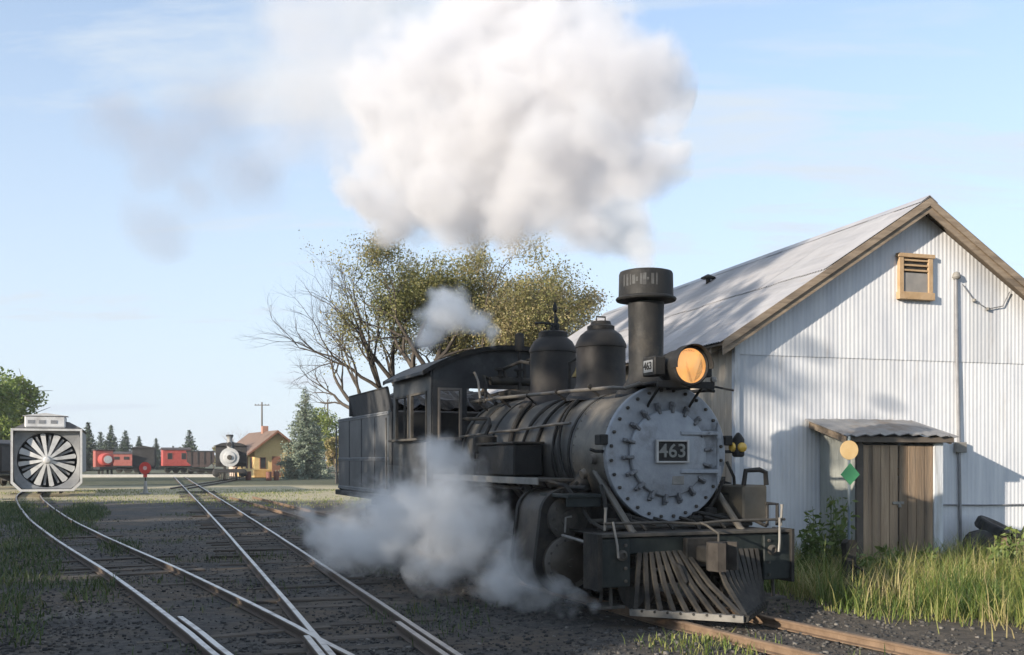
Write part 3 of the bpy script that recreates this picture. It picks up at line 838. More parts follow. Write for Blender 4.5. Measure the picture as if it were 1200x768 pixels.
# --- front deck, pilot beam, pilot
MB().box(-.35, .46, -1.02, 1.02, .865, .89, .004).build('front_deck', M_DARK, loco)
beam = MB().box(.44, .62, -1.14, 1.14, .68, .86, .012).build('pilot_beam', M_GREEN, loco)
MB().box(.40, .66, -1.16, 1.16, .86, .895, .006).build('beam_cap', M_DUSTY, beam)
for sy in (-1, 1):
    y0, y1 = sorted((sy * 1.16, sy * .80))
    eb = MB().box(.36, .66, y0, y1, .36, .84, .012).build('beam_end_box', M_GREEN, beam)
    yo = sorted((sy * 1.175, sy * 1.13))
    MB().box(.34, .69, yo[0], yo[1], .33, .90, .006).build('end_plate', M_DARK, eb)
    MB().lathe([(.055, .66), (.055, .685), (.03, .70), (.03, .68), (0, .68)], (0, sy * .90, .68), 'x', 16).build('pole_pocket', M_DUSTY, eb)
    for dz in (.42, .55, .78):
        MB().lathe([(.018, .66), (.018, .68), (0, .685)], (0, sy * .86, dz), 'x', 6).build('bolt', M_DUSTY, eb)
    MB().tube([(.60, sy * 1.06, .93), (.62, sy * 1.06, 1.13), (.62, sy * 1.06, 1.16)], [.014, .014, .02], 7).build('uncoupling_post', M_PALE, beam)
    MB().tube([(.66, sy * 1.00, 1.02), (.70, sy * .97, .78), (.70, sy * .96, .66)], .013, 6).build('uncoupling_handle', M_PALE, beam)
    # step hanging below the beam
    st_ = MB().box(.30, .62, sy * .98 - .14, sy * .98 + .14, .14, .17, .004).tube([(.34, sy * .98, .16), (.40, sy * .98, .40)], .02, 6).tube([(.58, sy * .98, .16), (.56, sy * .98, .40)], .02, 6)
    st_.build('foot_step', M_DUSTY, beam)
    # braces from smokebox down to the beam
    bra = MB().tube([(-.42, sy * .66, 1.52), (-.28, sy * .69, 1.46), (.43, sy * .66, .90), (.50, sy * .66, .87)], .036, 10); bra.build('smokebox_brace', M_SMOKEBOX, loco)
# lift bar and cross pipes behind the beam
MB().tube([(.64, -1.08, 1.0), (.66, -.4, 1.0), (.70, -.05, .98), (.66, .3, 1.0), (.64, 1.08, 1.0)], .015, 7).build('uncoupling_bar', M_DUSTY, beam)
MB().tube([(-.05, -.9, .98), (-.05, .9, .98)], .03, 10).build('cross_pipe', M_DUSTY, loco)
MB().tube([(.22, -.95, .93), (.22, .95, .93)], .022, 8).build('cross_pipe', M_DUSTY, loco)
for y in (-.45, -.12, .2, .52):
    MB().tube([(.36, y, .90), (.30, y - .05, .98), (.2, y - .16, 1.02)], .018, 6).build('deck_pipe', M_DARK, loco)
for (x, y, h) in ((.1, .3, .14), (.0, .55, .22), (.12, .62, .16), (-.02, -.35, .12), (.15, -.6, .18)):
    MB().box(x - .06, x + .06, y - .07, y + .07, .89, .89 + h, .02).build('deck_casting', M_DARK, loco)
MB().tube([(.0, .55, 1.1), (.05, .62, 1.25), (.0, .72, 1.40)], .02, 7).build('marker_wire', M_DARK, loco)
for (pts, r) in (([(-.1, -.75, 1.36), (.05, -.78, 1.2), (.1, -.8, 1.0), (.2, -.8, .9)], .024), ([(-.2, -.62, 1.15), (.1, -.55, 1.05), (.3, -.3, .95)], .02), ([(-.2, .3, 1.0), (.1, .35, 1.06), (.25, .7, .98)], .022),
                 ([(-.6, -.80, 1.38), (-.45, -.95, 1.30), (-.40, -1.1, 1.28)], .025), ([(-1.0, -.9, 1.30), (-.5, -.95, 1.33), (-.2, -.88, 1.33)], .03), ([(-4.4, -1.1, 1.30), (-3.0, -1.12, 1.31), (-1.4, -1.12, 1.30)], .022),
                 ([(-3.08, -.98, 1.95), (-3.1, -.9, 2.1), (-3.3, -.84, 2.2), (-4.4, -.82, 2.24)], .026), ([(.05, .74, 1.62), (.1, .80, 1.45), (.05, .85, 1.3), (.1, .9, 1.0)], .018)):
    MB().tube(pts, r, 8).build('plumbing_pipe', M_DARK, loco)
# pilot (cowcatcher)
pil = link('pilot', None, loco); 
APX, PHW, PBX = 1.46, .80, .66
def vline(t):   # t -1..1 along the bottom bar
    return Vector((APX - (APX - PBX) * abs(t), PHW * t, .13))
for sy in (-1, 1):
    a, b = vline(sy), vline(0); dirv = (b - a).normalized(); nrm = Vector((-dirv.y, dirv.x, 0)) * (-sy)
    q = MB()
    vs = []
    for p in (a, b):
        for (o, h) in ((-.05, .075), (.035, .075), (.05, .14), (-.05, .14)):
            vs.append(p + nrm * o * (-1) + Vector((0, 0, h - .13)))
    q.add(vs, [[0, 1, 2, 3], [4, 7, 6, 5], [0, 4, 5, 1], [1, 5, 6, 2], [2, 6, 7, 3], [3, 7, 4, 0]])
    foot = q.build('pilot_foot', M_PALE if sy < 0 else M_DARK, pil)
    for k in range(8):
        t = .08 + k * .115
        p = b.lerp(a, t); out = Vector((abs(dirv.y), 0, 0)) if False else Vector((abs(nrm.x), nrm.y if nrm.x > 0 else -nrm.y, 0))
        MB().tube([p + out * .03, p + out * .052], .014, 8).build('bolt_hole', M_BLACK, foot)
    for k in range(9):
        t = sy * (.02 + k * .118)
        bot = vline(t); top = Vector((.655, sy * (.16 + .56 * abs(t)), .70))
        d_ = (top - bot); w = .023
        mid_ = bot + d_ * .5 + Vector((-.05 * (1 - abs(t)), 0, -.02))
        s = Vector((0, 1, 0)); n_ = d_.cross(s).normalized()
        q = MB(); vs = []
        for (p, ww) in ((bot, w), (mid_, w), (top, w * .9)):
            for (u, v_) in ((-1, -1), (1, -1), (.8, 1), (-.8, 1)):
                vs.append(p + s * u * ww + n_ * v_ * ww * .8)
        fs = [[3, 2, 1, 0], [8, 9, 10, 11]]
        for lv in range(2):
            for e in range(4):
                fs.append([lv * 4 + e, lv * 4 + (e + 1) % 4, lv * 4 + 4 + (e + 1) % 4, lv * 4 + 4 + e])
        q.add(vs, fs); q.build('pilot_slat', mat('pilot_slat_iron', (.03, .028, .026), (.066, .06, .052), 8, .75, .1, .3, spec=.3), pil, 20)
MB().box(.58, .63, -.72, .72, .60, .66, .006).build('pilot_top_rail', M_DARK, pil)
# coupler
cp = MB().box(.60, 1.02, -.085, .085, .60, .76, .02).build('coupler', M_DARK, loco)
MB().prism([(1.0, -.13), (1.10, -.17), (1.22, -.14), (1.24, -.06), (1.12, -.03), (1.08, .06), (1.16, .12), (1.12, .17), (1.0, .14)], .54, .82, 'z').build('knuckle', mat('coupler_iron', (.03, .026, .023), (.055, .048, .042), 8, .8, .0, .3, spec=.25), cp)
MB().box(.66, .74, -.20, .20, .54, .84, .01).build('striker', M_DARK, cp)
MB().tube([(1.02, 0, .82), (1.02, 0, .90), (.80, 0, .97), (.68, 0, .99)], .012, 6).build('lock_chain', M_DUSTY, cp)
ho = MB().tube([(.66, -.32, .60), (.82, -.33, .56), (.90, -.30, .42), (.82, -.26, .32), (.72, -.25, .38)], .024, 8); ho.build('air_hose', M_BLACK, loco)

# --- marker lamps
for sy in (-1, 1):
    mk = MB().tube([(-.06, sy * .72, ZC + .02), (-.02, sy * .86, ZC + .02), (-.02, sy * .92, ZC + .04)], .018, 7).build('marker_bracket', M_BLACK, loco)
    MB().box(-.10, .04, sy * .78 - .05, sy * .78 + .05, ZC + .09, ZC + .20, .01).build('bracket_block', M_BLACK, mk)
ml = MB().lathe([(.05, -.12), (.07, -.10), (.07, .08), (.045, .12), (.02, .15), (0, .16)], (-.02, .94, ZC + .08), 'z', 16).build('marker_lamp', M_BLACK, loco)
MB().lathe([(.055, 0), (.052, .025), (.03, .04), (0, .044)], (.05, .94, ZC + .07), 'x', 16).build('lens', mat('amber_glass', (.75, .50, .10), (.6, .36, .06), 6, .15), ml)
MB().lathe([(.055, 0), (.052, -.025), (.03, -.04), (0, -.044)], (-.02, .87, ZC + .07), 'y', 16).build('lens', mat('amber_glass', (.75, .50, .10)), ml)

# --- cab
CX0, CX1, CY = -6.62, -4.55, 1.28
def roof_z(y): return 3.35 - .42 * (abs(y) / 1.42) ** 2.1
cab = link('cab', None, loco)
M_CAB = mat('cab_sheet', (.026, .027, .029), (.05, .051, .053), 3, .5, .1, .12, 20, c3=(.085, .084, .082), scale3=1.5, amt3=(.52, .75), spec=0.28)
rp = [(-1.42 + 2.84 * k / 24) for k in range(25)]
outl = [(y, roof_z(y)) for y in rp] + [(y, roof_z(y) - .045) for y in rp[::-1]]
roof = MB().prism(outl, CX0 - .12, CX1 + .10, 'x').build('roof', mat('cab_roof_iron', (.04, .041, .044), (.075, .075, .078), 4, .6, .1, .2, 20, spec=0.28), cab)
for x in (CX0 - .10, CX1 + .08):
    ol = [(y * 1.004, roof_z(y) + .006) for y in rp] + [(y * 1.004, roof_z(y) - .06) for y in rp[::-1]]
    MB().prism(ol, x - .02, x + .02, 'x').build('roof_edge', M_DARK, roof)
for sy in (-1, 1):
    y0, y1 = sorted((sy * CY, sy * (CY - .025)))
    sw = MB().box(CX0, CX1, y0, y1, 1.12, 1.93, .003)
    sw.box(CX0, CX1, y0, y1, 2.66, 2.985, .003)
    for (a, b) in ((CX0, CX0 + .16), (-5.72, -5.58), (CX1 - .20, CX1)):
        sw.box(a, b, y0, y1, 1.93, 2.66, .002)
    w = sw.build('cab_side', M_CAB, cab)
    for (a, b) in ((CX0 + .16, -5.72), (-5.58, CX1 - .20)):
        f = MB(); yy = sorted((sy * (CY + .012), sy * (CY - .035)))
        for (p, q_, r_, s_) in ((a, a + .035, 1.93, 2.66), (b - .035, b, 1.93, 2.66), (a + .035, b - .035, 1.93, 1.965), (a + .035, b - .035, 2.625, 2.66)):
            f.box(p, q_, yy[0], yy[1], r_, s_, .003)
        f.build('window_frame', M_DUSTY, w)
    MB().box(-5.98, -5.95, y0, y1, 1.965, 2.625).build('window_mullion', M_DUSTY, w)
    ar = sorted((sy * CY, sy * (CY + .14)))
    MB().box(CX0 + .2, CX1 - .25, ar[0], ar[1], 1.93, 1.965, .004).build('arm_rest', M_DUSTY, w)
    MB().tube([(CX1 - .06, sy * (CY + .05), 1.25), (CX1 - .06, sy * (CY + .06), 1.9)], .014, 6).build('grab_rail', M_PALE, w)
    # front wall of the cab: window opening beside the boiler
    fw = MB()
    xa, xb = CX1 - .025, CX1
    def fbox(ya, yb, za, zb): 
        p, q_ = sorted((sy * ya, sy * yb)); fw.box(xa, xb, p, q_, za, zb, .002)
    fbox(.78, CY - .03, 1.12, 1.93); fbox(1.17, CY - .03, 1.93, 2.70); fbox(.72, .80, 1.93, 2.70)
    fpoly = [(sy * y, 2.70) for y in (0.0, CY - .03)] + [(sy * y, roof_z(y) - .05) for y in (CY - .03, 1.0, .75, .5, .25, 0.0)]
    fw.prism(fpoly, xa, xb, 'x')
    fwo = fw.build('cab_front', M_CAB, cab)
    f = MB()
    for (ya, yb, za, zb) in ((.80, .835, 1.93, 2.70), (1.135, 1.17, 1.93, 2.70), (.835, 1.135, 1.93, 1.97), (.835, 1.135, 2.66, 2.70)):
        p, q_ = sorted((sy * ya, sy * yb)); f.box(xa - .01, xb + .02, p, q_, za, zb, .003)
    f.build('window_frame', mat('faded_frame', (.10, .086, .075), (.15, .13, .112), 6, .7), fwo)
MB().box(-6.7, -4.6, -1.2, 1.2, 1.08, 1.14, .005).build('cab_floor', M_DARK, cab)
MB().lathe([(.72, -4.9), (.74, -4.6)], (0, 0, ZC), 'x', 32).build('backhead', M_DARK, cab)
MB().box(-5.9, -5.45, -1.05, -.65, 1.14, 1.75, .03).build('seat_box', M_DARK, cab)
for sy in (-1, 1):
    MB().box(-6.55, -5.0, sy * 1.12 - .05, sy * 1.12 + .05, .62, 1.12, .01).build('cab_skirt', M_BLACK, cab)
MB().box(-6.3, -5.9, -.28, .28, roof_z(0) - .02, roof_z(0) + .05, .01).build('roof_hatch', M_DARK, roof)

# ================================================================ TENDER
tn = thing('locomotive_tender', (LX, LY, 0), LROT, 'weathered dark tender loaded with coal, coupled behind the black locomotive cab', 'tender')
M_TENDER = mat('tender_sheet', (.05, .053, .058), (.09, .093, .098), 2.2, .55, .1, .12, 16, c3=(.11, .112, .116), scale3=1.2, amt3=(.5, .74))
TY = 1.25
MB().box(-11.15, -6.80, -1.28, 1.28, .94, 1.04, .01).build('deck_frame', M_DARK, tn)
tk = MB().box(-11.0, -6.95, -TY, TY, 1.04, 2.48, .03).build('water_tank', M_TENDER, tn)
for z in (1.10, 1.66, 2.44):
    for sy in (-1, 1):
        yy = sorted((sy * TY, sy * (TY + .012)))
        MB().box(-10.97, -6.98, yy[0], yy[1], z - .03, z + .03, .003).build('seam_strip', mat('pale_seam', (.14, .145, .155), (.20, .205, .21), 5, .6), tk)
for x in (-10.0, -9.0, -8.0):
    MB().box(x - .03, x + .03, -TY - .010, -TY + .002, 1.14, 2.40, .003).build('seam_strip', M_TENDER, tk)
rv = MB()
for z in (1.10, 1.66, 2.44):
    for k in range(44):
        rv.lathe([(.014, 0), (.01, -.008), (0, -.010)], (-10.9 + k * .088, -TY - .011, z), 'y', 5)
tag(rv.build('rivets', M_TENDER, tk), kind='stuff')
# coal bunker boards, flared outwards
for sy in (-1, 1):
    q = MB().add([(-9.75, sy * (TY - .02), 2.48), (-6.95, sy * (TY - .02), 2.48), (-6.95, sy * (TY + .06), 2.86), (-9.75, sy * (TY + .06), 2.86),
                  (-9.75, sy * (TY - .06), 2.48), (-6.95, sy * (TY - .06), 2.48), (-6.95, sy * (TY + .02), 2.86), (-9.75, sy * (TY + .02), 2.86)],
                 [[0, 1, 2, 3], [4, 7, 6, 5], [0, 3, 7, 4], [1, 5, 6, 2], [3, 2, 6, 7], [0, 4, 5, 1]])
    bb = q.build('bunker_board', mat('bunker_plank', (.04, .041, .043), (.07, .07, .072), 4, .75, 0, .2), tn)
    MB().tube([(-9.75, sy * (TY + .045), 2.86), (-6.95, sy * (TY + .045), 2.86)], .02, 7).build('rim', M_DARK, bb)
MB().box(-9.80, -9.74, -TY - .05, TY + .05, 2.48, 2.86, .006).build('bunker_end', mat('bunker_plank', (.04,) * 3), tn)
# coal heap
q = MB(); nx_, ny_ = 26, 20; vs = []
for i in range(nx_):
    for j in range(ny_):
        u, v_ = i / (nx_ - 1), j / (ny_ - 1)
        h = 2.55 + .42 * math.sin(PI * u) ** .6 * math.sin(PI * v_) ** .6 + .09 * noise.noise((i * .6, j * .6, 3)) + .05 * random.uniform(-1, 1)
        vs.append((-9.72 + 2.7 * u, -1.2 + 2.4 * v_, h))
q.add(vs, [[i * ny_ + j, i * ny_ + j + 1, (i + 1) * ny_ + j + 1, (i + 1) * ny_ + j] for i in range(nx_ - 1) for j in range(ny_ - 1)])
tag(q.build('coal_load', M_COAL, tn, 0), kind='stuff')
hb_ = MB().box(-10.75, -10.2, -.45, .45, 2.48, 2.62, .02).build('water_hatch', M_DARK, tn)
MB().tube([(-6.98, -TY - .05, 1.15), (-6.98, -TY - .06, 2.35)], .016, 6).build('grab_rail', M_PALE, tn)
MB().tube([(-10.9, -TY - .05, 1.15), (-10.9, -TY - .06, 2.35)], .016, 6).build('grab_rail', M_PALE, tn)
for k in range(4):
    MB().box(-11.10, -11.05, -1.15, -.75, 1.25 + k * .32, 1.28 + k * .32, .004).build('ladder_rung', M_DARK, tn)
MB().box(-7.4, -7.0, -1.22, -1.08, .35, .40, .005).tube([(-7.2, -1.2, .38), (-7.2, -1.2, .95)], .02, 6).build('foot_step', M_DARK, tn)
for cx in (-7.95, -10.05):
    for sy in (-1, 1):
        sf = MB().box(cx - .85, cx + .85, sy * .78 - .05, sy * .78 + .05, .42, .52, .01)
        sf.box(cx - .3, cx + .3, sy * .78 - .06, sy * .78 + .06, .52, .75, .02)
        for dx in (-.55, .55):
            sf.box(cx + dx - .12, cx + dx + .12, sy * .78 - .08, sy * .78 + .08, .28, .48, .02)
        sf.build('truck_side_frame', M_DARK, tn)
        for dx in (-.55, .55):
            add_wheel(tn, cx + dx, sy * .47, .33, TW)
    MB().box(cx - .2, cx + .2, -.75, .75, .6, .9, .02).build('bolster', M_DARK, tn)
# ================================================================ SHED
def metal_sheet(name, c1, c2, rust, seam, rough=0.5, metal=0.35, vert=True, amt=(.56, .78)):
    m = bpy.data.materials.new(name); m.use_nodes = True
    n, l = m.node_tree.nodes, m.node_tree.links; b = n['Principled BSDF']
    t = n.new('ShaderNodeTexCoord'); oi = n.new('ShaderNodeObjectInfo')
    ad = n.new('ShaderNodeVectorMath'); ad.operation = 'ADD'; l.new(t.outputs['Object'], ad.inputs[0])
    mu = n.new('ShaderNodeVectorMath'); mu.operation = 'SCALE'; mu.inputs['Scale'].default_value = 17.0
    cx = n.new('ShaderNodeCombineXYZ')
    for i in range(3): l.new(oi.outputs['Random'], cx.inputs[i])
    l.new(cx.outputs[0], mu.inputs[0]); l.new(mu.outputs[0], ad.inputs[1])
    def nz(sc, st, det=7):
        mp = n.new('ShaderNodeMapping'); mp.inputs['Scale'].default_value = st; l.new(ad.outputs[0], mp.inputs[0])
        q = n.new('ShaderNodeTexNoise'); q.inputs['Scale'].default_value = sc; q.inputs['Detail'].default_value = det; q.inputs['Roughness'].default_value = .65
        l.new(mp.outputs[0], q.inputs['Vector']); return q.outputs['Fac']
    def mr(v, a, b_, c=0., d=1.):
        q = n.new('ShaderNodeMapRange'); q.inputs['From Min'].default_value = a; q.inputs['From Max'].default_value = b_; q.inputs['To Min'].default_value = c; q.inputs['To Max'].default_value = d
        l.new(v, q.inputs['Value']); return q.outputs[0]
    def mix(f, a, b_):
        q = n.new('ShaderNodeMix'); q.data_type = 'RGBA'; l.new(f, q.inputs['Factor'])
        for s_, v in (('A', a), ('B', b_)):
            if isinstance(v, tuple): q.inputs[s_].default_value = (*v, 1)
            else: l.new(v, q.inputs[s_])
        return q.outputs['Result']
    st = (6, 6, .35) if vert else (6, .35, 6)
    c = mix(mr(nz(1.2, st), .35, .65), c1, c2)
    c = mix(mr(nz(.9, (1, 1, 1)), .4, .7, 0, .6), c, seam)
    c = mix(mr(nz(1.5, (3, 3, .5) if vert else (3, .5, 3)), amt[0], amt[1], 0, .75), c, rust)
    vm = n.new('ShaderNodeVectorMath'); vm.operation = 'SCALE'; l.new(c, vm.inputs[0]); l.new(mr(oi.outputs['Random'], 0, 1, .88, 1.08), vm.inputs['Scale'])
    l.new(vm.outputs[0], b.inputs['Base Color'])
    b.inputs['Metallic'].default_value = metal
    l.new(mr(nz(3, (1, 1, 1)), .3, .7, rough - .1, rough + .15), b.inputs['Roughness'])
    bp = n.new('ShaderNodeBump'); bp.inputs['Strength'].default_value = .25; bp.inputs['Distance'].default_value = .02
    l.new(nz(2.5, (1, 1, 1), 4), bp.inputs['Height']); l.new(bp.outputs[0], b.inputs['Normal'])
    return m
M_SIDING = metal_sheet('white_siding', (.65, .655, .67), (.51, .525, .56), (.35, .30, .24), (.70, .70, .705), .6, .0, True, (.58, .84))
M_ROOF = metal_sheet('roof_iron', (.42, .41, .42), (.33, .325, .335), (.30, .235, .185), (.50, .49, .49), .48, .25, False, (.58, .82))
M_RAKE = mat('weathered_board', (.20, .15, .105), (.31, .245, .18), 5, .85, 0, .5, 16, (.6, 4, 4), c3=(.12, .095, .072), scale3=1.5)
M_TANBOARD = mat('tan_wall_board', (.40, .33, .25), (.52, .45, .36), 4, .85, 0, .4, 14, (5, 5, .5), c3=(.27, .21, .155), scale3=.9, amt3=(.48, .7), island=.2)
M_DOORPLANK = mat('brown_plank', (.24, .165, .105), (.38, .28, .19), 4, .85, 0, .6, 14, (6, 6, .5), c3=(.11, .082, .06), scale3=1.0, amt3=(.45, .68), island=.3)
M_WINWOOD = mat('window_wood', (.36, .235, .125), (.46, .32, .19), 6, .8, 0, .3)
M_WHITEWOOD = mat('white_wood', (.62, .64, .66), (.50, .52, .55), 5, .8, 0, .3, 12, (4, 4, .6), c3=(.36, .35, .33), scale3=1.4)

BA = R(17.1); BX, BY = 3.38, 15.5
W, L_, EAVE, RIDGE = 6.56, 13.0, 3.57, 5.70
SLOPE = (RIDGE - EAVE) / (W / 2)
shed = thing('metal_shed', (BX, BY, 0), BA, 'big white corrugated metal shed with a grey gabled roof beside the locomotive', 'shed')
def gable_z(x): return RIDGE - SLOPE * abs(x - W / 2) - .03
def corrugated(x0, x1, zlo, ztop, y, pitch=.076, amp=.0024, lap=0.0):
    """Vertical corrugated sheet in the x-z plane facing -y."""
    n = max(8, int(round((x1 - x0) / pitch * 8)))
    xs = [x0 + (x1 - x0) * k / n for k in range(n + 1)]
    front = [(x, y - amp * math.sin(2 * PI * x / pitch) - lap) for x in xs]
    vs = []
    for (x, yy) in front:
        vs += [(x, yy, zlo), (x, yy, ztop(x)), (x, yy + .004, zlo), (x, yy + .004, ztop(x))]
    fs = []
    for k in range(n):
        a, b = 4 * k, 4 * k + 4
        fs += [[a, b, b + 1, a + 1], [a + 2, a + 3, b + 3, b + 2], [a + 1, b + 1, b + 3, a + 3], [a, a + 2, b + 2, b]]
    fs += [[0, 1, 3, 2], [4 * n, 4 * n + 2, 4 * n + 3, 4 * n + 1]]
    return MB().add(vs, fs)
wall = MB().box(.02, W - .02, .03, .10, -.1, EAVE - .05).build('gable_frame', M_WHITEWOOD, shed)
core = MB().prism([(.02, EAVE - .06), (W - .02, EAVE - .06), (W / 2, RIDGE - .12)], .03, .10, 'y').build('gable_frame', M_WHITEWOOD, shed)
x = 0.0; k = 0
SEAM = 3.30
while x < W - .01:
    x1 = min(x + .61, W)
    if x1 > 1.46 and x < 2.95 and False: pass
    corrugated(x, x1, -.06 + random.uniform(0, .03), lambda q: SEAM, 0.0, lap=.002 * (k % 2)).build('siding_panel', M_SIDING, shed, 60)
    if max(gable_z(x), gable_z(x1), gable_z(min(max(W / 2, x), x1))) > SEAM - .05:
        corrugated(x, x1, SEAM - .06, lambda q: max(gable_z(q), SEAM - .05), -.012, lap=.002 * (k % 2)).build('siding_panel', M_SIDING, shed, 60)
    x = x1; k += 1
# corner board
MB().box(-.03, .05, -.045, .06, -.05, EAVE - .02, .006).build('corner_board', M_WHITEWOOD, shed)
# boarded long side
bm_ = [MB().box(-.025, .0, 0, .205, -.08, EAVE - .05 - .02 * k, .004).mesh('wall_board', M_TANBOARD) for k in range(3)]
y = .07; k = 0
while y < L_ - .2:
    link('wall_board', bm_[k % 3], shed, (random.uniform(-.006, .003), y, 0)); y += .212; k += 1
MB().box(.0, .05, .06, L_, -.1, EAVE - .05).build('side_frame', M_DARK, shed)
MB().box(W - .05, W, .06, L_, -.1, EAVE - .05).build('side_frame', M_WHITEWOOD, shed)
MB().prism([(.02, -.1), (W - .02, -.1), (W - .02, EAVE - .05), (W / 2, RIDGE - .1), (.02, EAVE - .05)], L_ - .06, L_, 'y').build('rear_wall', M_WHITEWOOD, shed)
# roof: corrugated panels down each slope
OV, FR = .36, .30
roof_s = link('roof', None, shed)
def roof_panel(side, y0, y1, s0, s1, lift):
    n = 40; pitch = .076
    vs = []; 
    ss = [s0, (s0 + s1) / 2, s1]
    for i in range(n + 1):
        yy = y0 + (y1 - y0) * i / n
        h = .010 * math.sin(2 * PI * yy / pitch) + lift
        for s_ in ss:
            xx = W / 2 + side * s_; zz = RIDGE + .08 - SLOPE * s_ + h + .004 * math.sin(s_ * 7 + y0 * 3)
            vs += [(xx, yy, zz), (xx, yy, zz - .004)]
    fs = []; m_ = 6
    for i in range(n):
        for j in (0, 2):
            a, b = i * m_ + j, (i + 1) * m_ + j
            fs += [[a, a + 2, b + 2, b], [a + 1, b + 1, b + 3, a + 3]]
    return MB().add(vs, fs)
SL = W / 2 + OV
for side in (-1, 1):
    y = -FR; k = 0
    while y < L_ + .25 - .05:
        y1 = min(y + .66, L_ + .25)
        mid_s = SL * .52 + .02
        roof_panel(side, y, y1 + .03, mid_s - .12, SL + random.uniform(0, .05), .0 + .003 * (k % 2)).build('roof_panel', M_ROOF, roof_s, 60)
        roof_panel(side, y, y1 + .03, .0, mid_s + random.uniform(-.02, .02), .018 + .003 * (k % 2)).build('roof_panel', M_ROOF, roof_s, 60)
        y = y1; k += 1
    # rake boards front, rafter tails, fascia
    for (yy, d0, d1) in ((-FR + .02, -.20, .045), (-FR - .012, -.09, .05)):
        p = [(W / 2, RIDGE + .05 + d0), (W / 2, RIDGE + .05 + d1 - .02), (W / 2 + side * SL, RIDGE + .05 + d1 - .02 - SLOPE * SL), (W / 2 + side * SL, RIDGE + .05 + d0 - SLOPE * SL)]
        MB().prism(p, yy, yy + .028, 'y').build('rake_board', M_RAKE, roof_s)
    p = [(W / 2, RIDGE + .03), (W / 2 + side * SL, RIDGE + .03 - SLOPE * SL), (W / 2 + side * SL, RIDGE + .005 - SLOPE * SL), (W / 2, RIDGE + .005)]
    MB().prism(p, -FR + .05, L_ + .2, 'y').build('roof_deck', mat('roof_deck_board', (.12, .095, .07), (.18, .14, .105), 5, .9), roof_s)
    for k in range(14):
        yy = .15 + k * .96
        xa = W / 2 + side * (W / 2 - .25); xb = W / 2 + side * (SL - .03)
        za, zb = RIDGE - SLOPE * (W / 2 - .25), RIDGE - SLOPE * (SL - .03)
        MB().prism([(xa, za), (xb, zb), (xb, zb - .11), (xa, za - .13)], yy, yy + .05, 'y').build('rafter_tail', M_RAKE, roof_s)
MB().prism([(W / 2 - .16, RIDGE + .08 - SLOPE * .16 + .035), (W / 2, RIDGE + .13), (W / 2 + .16, RIDGE + .08 - SLOPE * .16 + .035), (W / 2, RIDGE + .12)], -FR, L_ + .2, 'y').build('ridge_cap', M_ROOF, roof_s)
MB().tube([(W / 2 - .5, 6.1, RIDGE - .4), (W / 2 - .5, 6.1, RIDGE - .13)], .05, 12).lathe([(.02, .12), (.16, .05), (.16, .03), (.02, .04)], (W / 2 - .5, 6.1, RIDGE - .16), 'z', 14).build('vent_pipe', M_DARK, roof_s)
# gable window: louvre over a grey board
wx, wz = 3.20, 4.60
win = link('gable_window', None, shed)
MB().box(wx - .24, wx + .24, -.045, -.02, wz - .27, wz + .27).build('backing', M_DARK, win)
for (a, b, c, d) in ((-.32, -.235, -.33, .30), (.235, .32, -.33, .30)):
    MB().box(wx + a, wx + b, -.085, -.02, wz + c, wz + d, .006).build('frame_board', M_WINWOOD, win)
MB().box(wx - .35, wx + .35, -.10, -.02, wz + .27, wz + .335, .006).build('frame_board', M_WINWOOD, win)
MB().box(wx - .34, wx + .34, -.11, -.02, wz - .40, wz - .28, .006).build('sill', M_WINWOOD, win)
MB().box(wx - .235, wx + .235, -.06, -.046, wz - .28, wz + .03, .003).build('grey_board', mat('grey_board', (.20, .19, .18), (.27, .25, .23), 5, .85), win)
for k in range(3):
    MB().box(wx - .235, wx + .235, -.075, -.048, wz + .055 + k * .08, wz + .085 + k * .08, .003).build('louvre_slat', M_WINWOOD, win)
# conduit, box, wires
cxp = 4.0
cd = MB().tube([(cxp, -.04, 4.62), (cxp + .02, -.04, 3.2), (cxp + .06, -.04, 1.9), (cxp + .09, -.04, .1)], .026, 8).build('conduit', mat('grey_conduit', (.20, .20, .21), (.28, .28, .29), 6, .5, .3), shed)
MB().box(cxp - .03, cxp + .17, -.10, -.02, 1.76, 1.93, .01).build('meter_box', M_PALE, cd)
MB().lathe([(.05, 0), (.07, .03), (.05, .10), (0, .12)], (cxp, -.05, 4.58), 'z', 12).build('weather_head', M_PALE, cd)
MB().tube([(cxp - .32, -.03, .92), (cxp + .5, -.03, .90), (W, -.03, .90)], .014, 6).build('wall_wire', mat('grey_conduit', (.2,) * 3), shed)
wp = [(cxp + .12, -.05, 4.50), (cxp + .35, -.05, 4.25), (cxp + .62, -.05, 4.12), (cxp + .92, -.05, 4.18), (cxp + 1.06, -.05, 4.42)]
MB().tube(wp, .009, 5).build('hanging_wire', mat('grey_conduit', (.2,) * 3), shed)
for p in wp[1:3]:
    MB().lathe([(0, -.03), (.03, -.02), (.03, .02), (0, .03)], p, 'z', 8).build('insulator', M_PALE, shed)
MB().box(W - .8, W - .1, -.03, -.02, .40, .42).build('wall_batten', M_DUSTY, shed)

